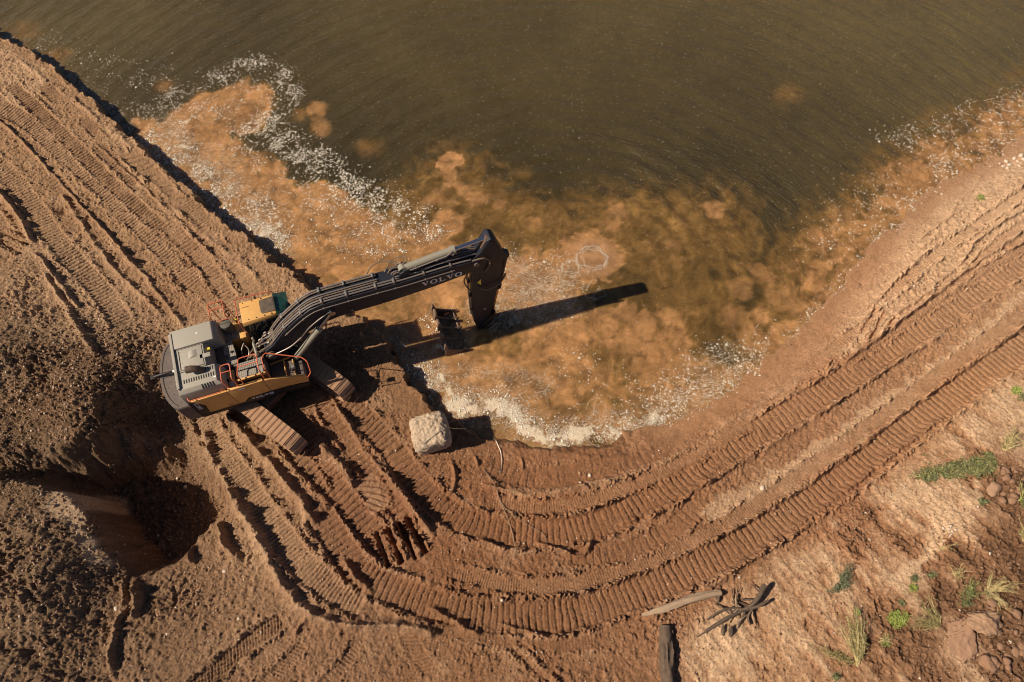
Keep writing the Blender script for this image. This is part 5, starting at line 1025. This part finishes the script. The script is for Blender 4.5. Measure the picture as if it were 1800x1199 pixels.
for i in range(46):
    if i < 22: px, py, s = random.uniform(1752, 1800), random.uniform(815, 885), random.uniform(.16, .34); g, lb = 'dark clods beyond the green weeds', 'dark brown clod in the heap right of the green weeds'
    else: px, py, s = random.uniform(1738, 1800), random.uniform(1040, 1195), random.uniform(.14, .34); g, lb = 'brown clods on the lower right slope', 'brown soil clod among others on the lower right slope'
    stone(px, py, s, lb, M_clod, 'clod', g, 100+i, None, 'clod', 2, .15)
white = thing('stone_cluster', 'small cluster of white stones at the head of the pale sand streak', 'stones', on_ground(1668, 928))
random.seed(3)
for i in range(14):
    p = on_ground(1668+random.gauss(0, 7), 929+random.gauss(0, 4)); s = random.uniform(.06, .12); o = rock('white_stone', M_pst, Vector((p.x, p.y, p.z+.02))-white.location, (s, s*.8, s*.7), i, 200+i, 2.4, .2, 1); o.parent = white

# plants
def leafmat(n, c, t=.15):
    m, nt, N, L, B = nodes_mat(n); g = N.new('ShaderNodeNewGeometry'); r = noisen(N, L, 9, 3, .6, g.outputs['Position']); mr = N.new('ShaderNodeMapRange'); L.new(r, mr.inputs[0]); mr.inputs[1].default_value = .3; mr.inputs[2].default_value = .7; mr.inputs[3].default_value = .55; mr.inputs[4].default_value = 1.5
    v = N.new('ShaderNodeVectorMath'); v.operation = 'SCALE'; v.inputs[0].default_value = c; L.new(mr.outputs[0], v.inputs['Scale']); L.new(v.outputs[0], B.inputs['Base Color']); B.inputs['Roughness'].default_value = .6; return m
M_lf = leafmat('bright_green_leaf', (.24, .28, .06)); M_lf2 = leafmat('mid_green_leaf', (.14, .15, .06)); M_lf3 = leafmat('olive_leaf', (.24, .22, .08)); M_st = leafmat('straw_stem', (.42, .33, .15)); M_lf4 = leafmat('yellow_green_leaf', (.30, .30, .09)); M_bluish = leafmat('grey_green_leaf', (.13, .14, .075))
def leaves(mb, p, n, s, spread, asp=.4, up=.6):
    for _ in range(n):
        q = Vector(p)+Vector((random.gauss(0, spread), random.gauss(0, spread), abs(random.gauss(0, spread*.6)))); a = random.uniform(0, 6.28); d = Vector((math.cos(a), math.sin(a), random.uniform(-.3, up))).normalized(); w_ = d.cross(Vector((random.gauss(0, .4), random.gauss(0, .4), 1))).normalized()*s*asp*.5; L_ = s*random.uniform(.6, 1.3)
        mb.add([q-w_*.3, q+d*L_*.5-w_, q+d*L_, q+d*L_*.5+w_], [(0, 1, 2, 3)])
def shrub(px, py, label, tips, n, hgt, leaf, stem, seed, nl=6, ls=.05, cat='plant', name='shrub', wd=.012, group=None):
    """tips: spread as photo offsets of the stem tips around the root"""
    random.seed(seed); base = on_ground(px, py); t = thing(name, label, cat, base, 0, group); s_ = MB(); l_ = MB()
    for i in range(n):
        dx, dy = random.choice(tips); f = random.uniform(.35, 1.05); q = on_ground(px+dx*f+random.gauss(0, 3), py+dy*f+random.gauss(0, 3)); e_ = (q-base); e_.z = hgt*random.uniform(.5, 1)*f
        m1 = e_*.5+Vector((random.gauss(0, .03), random.gauss(0, .03), hgt*.12)); b0 = Vector((random.gauss(0, .04), random.gauss(0, .04), 0))
        pts = sm3([b0, m1, e_], .12); s_.tube(pts, [wd*(1-.7*j/len(pts)) for j in range(len(pts))], 3, False)
        for j, pp in enumerate(pts):
            if j < len(pts)*.3: continue
            leaves(l_, pp, nl, ls, .03)
            if random.random() < .6:
                d = Vector((random.gauss(0, .09), random.gauss(0, .09), random.uniform(0, .1))); s_.tube([pp, Vector(pp)+d], .004, 3, False); leaves(l_, Vector(pp)+d, nl//2, ls, .02)
    s_.build('stems', stem, t); l_.build('foliage', leaf, t); return t
shrub(1508, 1166, 'tallest dry yellow green shrub with long stems fanned towards the sand', [(-30, -85), (-22, -105), (-12, -90), (-2, -70), (-40, -70), (4, -50), (-16, -60), (-34, -95)], 70, .6, M_lf3, M_st, 1, 3, .045)
shrub(1505, 1166, 'low straw coloured shoots spreading left from the tallest shrub', [(-92, -40), (-80, -30), (-70, -22), (-50, -16)], 24, .3, M_lf3, M_st, 2, 2, .04)
shrub(1650, 1098, 'dry olive shrub leaning left beside the bright green tuft', [(-55, -40), (-65, -10), (-50, 14), (-60, -55), (-36, -30), (-74, 5), (-30, -48)], 54, .5, M_lf3, M_st, 3, 3, .04)
shrub(1548, 1128, 'small olive sprig in the shadow right of the tallest shrub', [(8, -14), (14, -4), (-6, -12), (4, 10)], 12, .35, M_lf3, M_st, 4, 4, .04)
shrub(1700, 1040, 'green weed with upright shoots above the dry olive shrub', [(-16, -8), (-22, 10), (10, -14), (-4, -20), (14, 6), (-12, 22)], 26, .35, M_lf2, M_lf4, 5, 5, .05)
shrub(1735, 1040, 'dry brown grass clump right of the green weed with upright shoots', [(30, -25), (44, 0), (30, 28), (5, -34), (56, -14), (20, 36), (-10, 20)], 60, .3, M_st, M_st, 6, 2, .04)
shrub(1478, 1032, 'dark green leafy weed creeping up the sand', [(6, -30), (12, -45), (-2, -20), (-18, 6), (-26, 12), (4, -8)], 26, .22, M_bluish, M_lf2, 7, 7, .06)
shrub(1800, 950, 'yellow grass clump at the right edge below the clods', [(-14, -30), (-8, -40), (4, -20), (-22, -14)], 30, .6, M_lf4, M_st, 8, 2, .05)
shrub(1790, 880, 'green grass clump at the right edge beside the clods', [(10, -20), (14, 10), (-8, -26), (0, 18)], 18, .4, M_lf2, M_lf4, 9, 4, .05)
shrub(1765, 790, 'dry grey green bush above the green weeds at the right', [(20, -25), (-8, -28), (28, -8), (8, -34), (-18, -14)], 40, .45, M_lf3, M_st, 10, 2, .04)
shrub(1650, 965, 'few dry straws bent over the dark soil left of the yellow grass', [(35, -8), (46, -12), (26, 4)], 5, .15, M_st, M_st, 11, 1, .03)
shrub(1680, 1010, 'pale dry twiggy plant on brown soil right of the green rosette', [(-14, -16), (10, -14), (-6, 10), (12, 8)], 22, .2, M_st, M_st, 12, 1, .03)
def tuft(px, py, rx, n, label, mat, s=.07, name='weed', seed=0, h=.05):
    random.seed(seed); b = on_ground(px, py); mb = MB()
    for _ in range(n):
        a = random.uniform(0, 6.28); f = math.sqrt(random.random()); q = on_ground(px+rx*f*math.cos(a), py+rx*.8*f*math.sin(a), 3); leaves(mb, (q-b)+Vector((0, 0, h*(1-f)*2)), 5, s, .03, .45, .9)
    o = mb.build(name, mat); o.location = b; return tag(o, label, 'weed')
tuft(1578, 1088, 17, 200, 'bright green round weed clump left of the dry olive shrub', M_lf, .07, seed=1, h=.05)
tuft(1605, 1034, 7, 50, 'small bright green rosette on brown soil above the olive shrub', M_lf, .05, seed=2)
tuft(1606, 1016, 6, 30, 'tiny dark green seedling above the small bright rosette', M_lf2, .06, seed=3)
tuft(1636, 1010, 6, 24, 'tiny dark green seedling right of the pale streak end', M_lf2, .06, seed=4)
tuft(1506, 1076, 5, 24, 'tiny bright green seedling left of the round green clump', M_lf, .06, seed=5)
tuft(1555, 1131, 5, 24, 'tiny green seedling right of the tallest shrub', M_lf, .06, seed=6)
tuft(1468, 1190, 6, 30, 'small green seedling at the bottom edge below the tallest shrub', M_lf2, .06, seed=7)
tuft(1584, 1060, 5, 20, 'tiny olive seedling just above the round green clump', M_lf2, .06, seed=8)
tuft(1786, 688, 8, 50, 'small green weed on orange sand at the upper right of the slope', M_lf, .07, seed=9)
tuft(1797, 700, 7, 40, 'small green weed at the right edge on orange sand', M_lf2, .07, seed=10)
tuft(1723, 348, 6, 24, 'tiny green sprout on the pale beach at the far right', M_lf, .07, seed=11)
tuft(1695, 1062, 7, 30, 'small green seedling below the green weed with upright shoots', M_lf2, .06, seed=12)
tuft(1727, 882, 5, 40, 'narrow green sprig beside the pale groove under the weeds', M_lf2, .08, seed=13)
tuft(1640, 840, 5, 20, 'tiny tuft at the left tip of the green weeds', M_lf2, .06, seed=14)
# creeping mat of weeds
random.seed(17); mb = MB(); mb2 = MB(); gp = Gxy([(1605,838),(1635,822),(1675,815),(1715,806),(1735,797),(1752,800),(1750,822),(1725,838),(1700,832),(1680,840),(1655,838),(1630,846)], 1.2)
pts = [(random.uniform(1603, 1755), random.uniform(795, 848)) for _ in range(2600)]
gpx = np.array([(1605,838),(1635,824),(1675,815),(1715,806),(1735,797),(1752,800),(1750,822),(1725,838),(1700,832),(1680,840),(1655,838),(1630,846)])
for (px, py), k_ in zip(pts, inpoly(np.array([p[0] for p in pts]), np.array([p[1] for p in pts]), gpx)):
    if not k_ and random.random() > .03: continue
    if random.random() > .55+.55*math.sin(px*.23+py*.1)*math.sin(py*.37): continue
    q = on_ground(px, py, 2); leaves(mb if random.random() < .62 else mb2, q+Vector((0, 0, .03)), 6, .075, .05, .5, .8)
o = mb.build('creeping_weeds', M_lf2); o['kind'] = 'stuff'; o['label'] = 'mat of low green weeds on the sandy slope'
o = mb2.build('creeping_weeds', M_lf3); o['kind'] = 'stuff'; o['label'] = 'drier olive leaves mixed into the mat of low weeds'

# ------------------------------------------------------------------ loose stones, crumbs and foam flecks (stuff)
rs = np.random.RandomState(5)
def flecks(name, pts, size, mats, n=4, h=.6, label='', mi=None):
    """many small irregular lumps: squashed octahedra"""
    m = len(pts); base = np.array([(1, 0, 0), (0, 1, 0), (-1, 0, 0), (0, -1, 0), (0, 0, 1), (0, 0, -1)], float)
    a = rs.rand(m)*6.28; ca, sa = np.cos(a), np.sin(a); sc3 = size[:, None]*np.stack([rs.uniform(.7, 1.3, m), rs.uniform(.5, 1.0, m), rs.uniform(.5, .9, m)*h], -1)
    V = base[None]*sc3[:, None, :]*rs.uniform(.75, 1.25, (m, 6, 1)); X_ = V[..., 0]*ca[:, None]-V[..., 1]*sa[:, None]; Y_ = V[..., 0]*sa[:, None]+V[..., 1]*ca[:, None]
    V = np.stack([X_, Y_, V[..., 2]], -1)+pts[:, None, :]
    Fc = np.array([(0, 1, 4), (1, 2, 4), (2, 3, 4), (3, 0, 4), (1, 0, 5), (2, 1, 5), (3, 2, 5), (0, 3, 5)]) if h > .2 else np.array([(0, 1, 4), (1, 2, 4), (2, 3, 4), (3, 0, 4)])
    F = (Fc[None]+6*np.arange(m)[:, None, None]).reshape(-1, 3).astype(np.int32)
    me = bpy.data.meshes.new(name); me.vertices.add(m*6); me.vertices.foreach_set('co', V.astype(np.float32).ravel()); me.loops.add(F.size); me.loops.foreach_set('vertex_index', F.ravel()); me.polygons.add(len(F)); me.polygons.foreach_set('loop_start', np.arange(0, F.size, 3, dtype=np.int32)); me.polygons.foreach_set('loop_total', np.full(len(F), 3, np.int32))
    for mt in mats: me.materials.append(mt)
    if mi is not None: me.polygons.foreach_set('material_index', np.repeat(mi, len(Fc)).astype(np.int32))
    me.update(calc_edges=True); o = link(name, me); o['kind'] = 'stuff'; o['label'] = label; return o
ii = rs.choice(len(kx), 130000, replace=False); ii = ii[(sdk[ii] > .5) & (rs.rand(len(ii)) < np.clip(rg[ii]*.55+.10, .08, .8))]
sz = np.exp(rs.normal(-3.95, .45, len(ii)))*(1+.5*np.clip(rg[ii]-.3, 0, 1)); sz = np.clip(sz, .010, .10)
flecks('gravel', np.stack([kx[ii]+rs.uniform(-.01, .01, len(ii)), ky[ii], Z[ii]+sz*.15], -1), sz, [M_clod, M_bst, M_pst], h=.9, label='loose gravel and crumbs of soil scattered over the ground', mi=rs.choice(3, len(ii), p=[.55, .33, .12]))
# foam
M_foam, nt, N, L, B = nodes_mat('foam_white'); B.inputs['Base Color'].default_value = (.80, .72, .60, 1); B.inputs['Roughness'].default_value = .7
def fdens(x, y):
    D = np.zeros(x.shape)
    def ln(pts, wd, v):
        nonlocal D
        P_ = smooth_line(Gxy(pts, 0), .4); m = (x > P_[:, 0].min()-3*wd) & (x < P_[:, 0].max()+3*wd) & (y > P_[:, 1].min()-3*wd) & (y < P_[:, 1].max()+3*wd)
        d, _ = segdist(x[m], y[m], P_); D[m] = np.maximum(D[m], v*np.exp(-(d/wd)**2.5))
    for pts, wd, v in (([(395,135),(420,116),(455,110),(488,118),(508,142),(508,168),(495,190),(472,212)], .42, 1.), ([(440,225),(475,238),(520,262),(570,295),(620,330),(660,352),(700,372),(735,388)], .75, 1.25), ([(440,225),(520,262),(600,312)], .4, .8),
        ([(285,185),(315,162),(350,150),(385,132),(410,140)], .55, .55), ([(235,215),(270,205),(310,185)], .6, .4), ([(110,105),(170,115),(230,120),(270,140)], 1., .14), ([(150,160),(200,190),(250,215)], .8, .2), ([(40,75),(90,90)], .7, .12), ([(90,55),(110,80)], .3, .1),
        ([(270,235),(300,265),(335,300),(370,330),(420,355),(480,390)], .9, 1.), ([(290,270),(330,320),(400,370),(450,400)], .5, 1.3), ([(455,395),(470,410),(490,400),(480,430)], .3, 1.6), ([(560,345),(600,375),(650,390)], .6, .5), ([(310,240),(330,215),(350,195)], .6, .5), ([(380,190),(430,180),(470,160)], .9, .3), ([(420,240),(470,300),(520,340),(600,370)], .8, .30),
        ([(460,380),(540,420),(640,420),(720,400)], .9, .18), ([(640,395),(660,430),(700,440)], .5, .55), ([(700,375),(730,400),(760,410)], .5, .8), ([(640,375),(660,390),(690,425)], .35, .7),
        ([(1415,255),(1480,232),(1560,242),(1620,235),(1700,205),(1800,165)][2:], .6, .3), ([(1600,255),(1680,240),(1740,225),(1810,195)], .8, .2), ([(1665,285),(1660,310),(1630,345),(1590,380),(1550,420)], .6, .5), ([(1540,430),(1490,490),(1440,550),(1400,590)], .35, .22), ([(1560,320),(1500,370),(1450,440)], .9, .14), ([(1700,280),(1760,250),(1800,235)], .5, .35),
        ([(1200,650),(1240,618),(1290,612),(1340,600)], .45, .25), ([(1130,740),(1180,700),(1240,680),(1310,650)], .9, .45), ([(1010,640),(1090,680),(1180,690)], .7, .15), ([(740,655),(770,680),(795,700)], .45, .6), ([(800,710),(870,705),(930,745),(1000,765),(1090,750),(1150,725)], .45, .8), ([(700,600),(740,650)], .4, .25),
        ([(880,460),(940,470),(1000,500)], .9, .12), ([(870,550),(930,560),(1000,540)], .6, .12), ([(560,555),(620,590),(660,620)], .3, .2), ([(752,560),(770,600),(800,612)], .25, .6)): ln(pts, wd, v)
    return D
N_ = 1300000; fx = rs.uniform(X0, X1, N_); fy = rs.uniform(5, 31.2, N_); s_ = CF.at(SD, fx, fy); k_ = (s_ < .25) & (np.abs(fx) < 15.9+(fy+.3)*.334+1); fx, fy = fx[k_], fy[k_]
wxx = fx+.5*fbm(fx, fy, 1.3, 3, 301); wyy = fy+.5*fbm(fx, fy, 1.3, 3, 305)
cl_ = np.clip(.55+1.5*fbm(wxx, wyy, .9, 4, 311)+.8*noise(fx, fy, .18, 315), 0.02, 1.6)
k_ = rs.rand(len(fx)) < fdens(wxx, wyy)*cl_*.8; fx, fy = fx[k_], fy[k_]; print('foam flecks', len(fx))
# thin strands of foam drawn out by the current
st_x, st_y = [], []
def strand(px, py, L_, a0, curl, seed, jit=.024):
    rr2 = np.random.RandomState(seed); c = G(px, py, 0)[:2].copy(); a = a0; n_ = int(L_/.022)
    for _ in range(n_):
        a += curl*.022+rr2.normal()*.30; c = c+.022*np.array([math.cos(a), math.sin(a)])
        if rr2.rand() < .85: st_x.append(c[0]+rr2.normal()*jit); st_y.append(c[1]+rr2.normal()*jit)
for (x0_, y0_, x1_, y1_, n_) in ((880, 455, 1000, 505, 34), (860, 500, 960, 560, 44), (940, 500, 1060, 530, 20), (740, 640, 800, 690, 26), (860, 650, 970, 690, 14), (800, 690, 1000, 760, 40), (1000, 720, 1170, 770, 36), (1170, 640, 1330, 720, 30), (1320, 560, 1420, 640, 14), (660, 590, 740, 640, 20), (440, 380, 500, 440, 24), (330, 250, 460, 360, 26), (600, 380, 740, 440, 18), (750, 540, 820, 615, 14)):
    for k_ in range(int(n_*.65)): strand(rs.uniform(x0_, x1_), rs.uniform(y0_, y1_), rs.uniform(.3, 1.3), rs.uniform(0, 6.28), rs.normal()*1.6, 1000+int(x0_*3+y0_*7)+k_)
for cx_, cy_, ra, rb in ((1040, 452, .62, .52), (1044, 455, .52, .46), (1003, 470, .36, .30)):
    c = G(cx_, cy_, 0); 
    for k_ in range(int(2*math.pi*ra/.014)):
        a = 2*math.pi*k_/int(2*math.pi*ra/.014); wv = 1+.10*math.sin(3*a+cx_)+.06*math.sin(7*a); st_x.append(c[0]+ra*wv*math.cos(a)+rs.normal()*.022); st_y.append(c[1]+rb*wv*math.sin(a)+rs.normal()*.022)
nst = len(st_x); fx = np.concatenate([fx, st_x]); fy = np.concatenate([fy, st_y]); ok_ = (fx > -29) & (fx < 29) & (fy > 4) & (fy < 31); fx, fy = fx[ok_], fy[ok_]; isst = np.zeros(len(fx), bool); isst[-nst:] = True
gi = ZG[np.clip(((fy-Y0)/ST).astype(int), 0, NY-1), np.clip(((fx-X0)/ST).astype(int), 0, NX-1)]; k_ = gi < .03; fx, fy, isst = fx[k_], fy[k_], isst[k_]; print('foam', len(fx), nst)
WZ = np.zeros(WX.shape); WZ[wk_] = wz
sz = np.clip(np.exp(rs.normal(-4.0, .5, len(fx))), .009, .07)
sz = np.where(isst, np.clip(sz*.62, .008, .02), sz)
flecks('foam', np.stack([fx, fy, WZ[np.clip(((fy-3.5)/WS).astype(int), 0, WX.shape[0]-1), np.clip(((fx+29.5)/WS).astype(int), 0, WX.shape[1]-1)]+.008], -1), sz, [M_foam], h=.35, label='white flecks of foam drifting on the brown water')
tri = sum((len(o.data.loops)-2*len(o.data.polygons)) for o in bpy.data.objects if o.type == 'MESH'); print('triangles', tri, 'objects', len(bpy.data.objects))
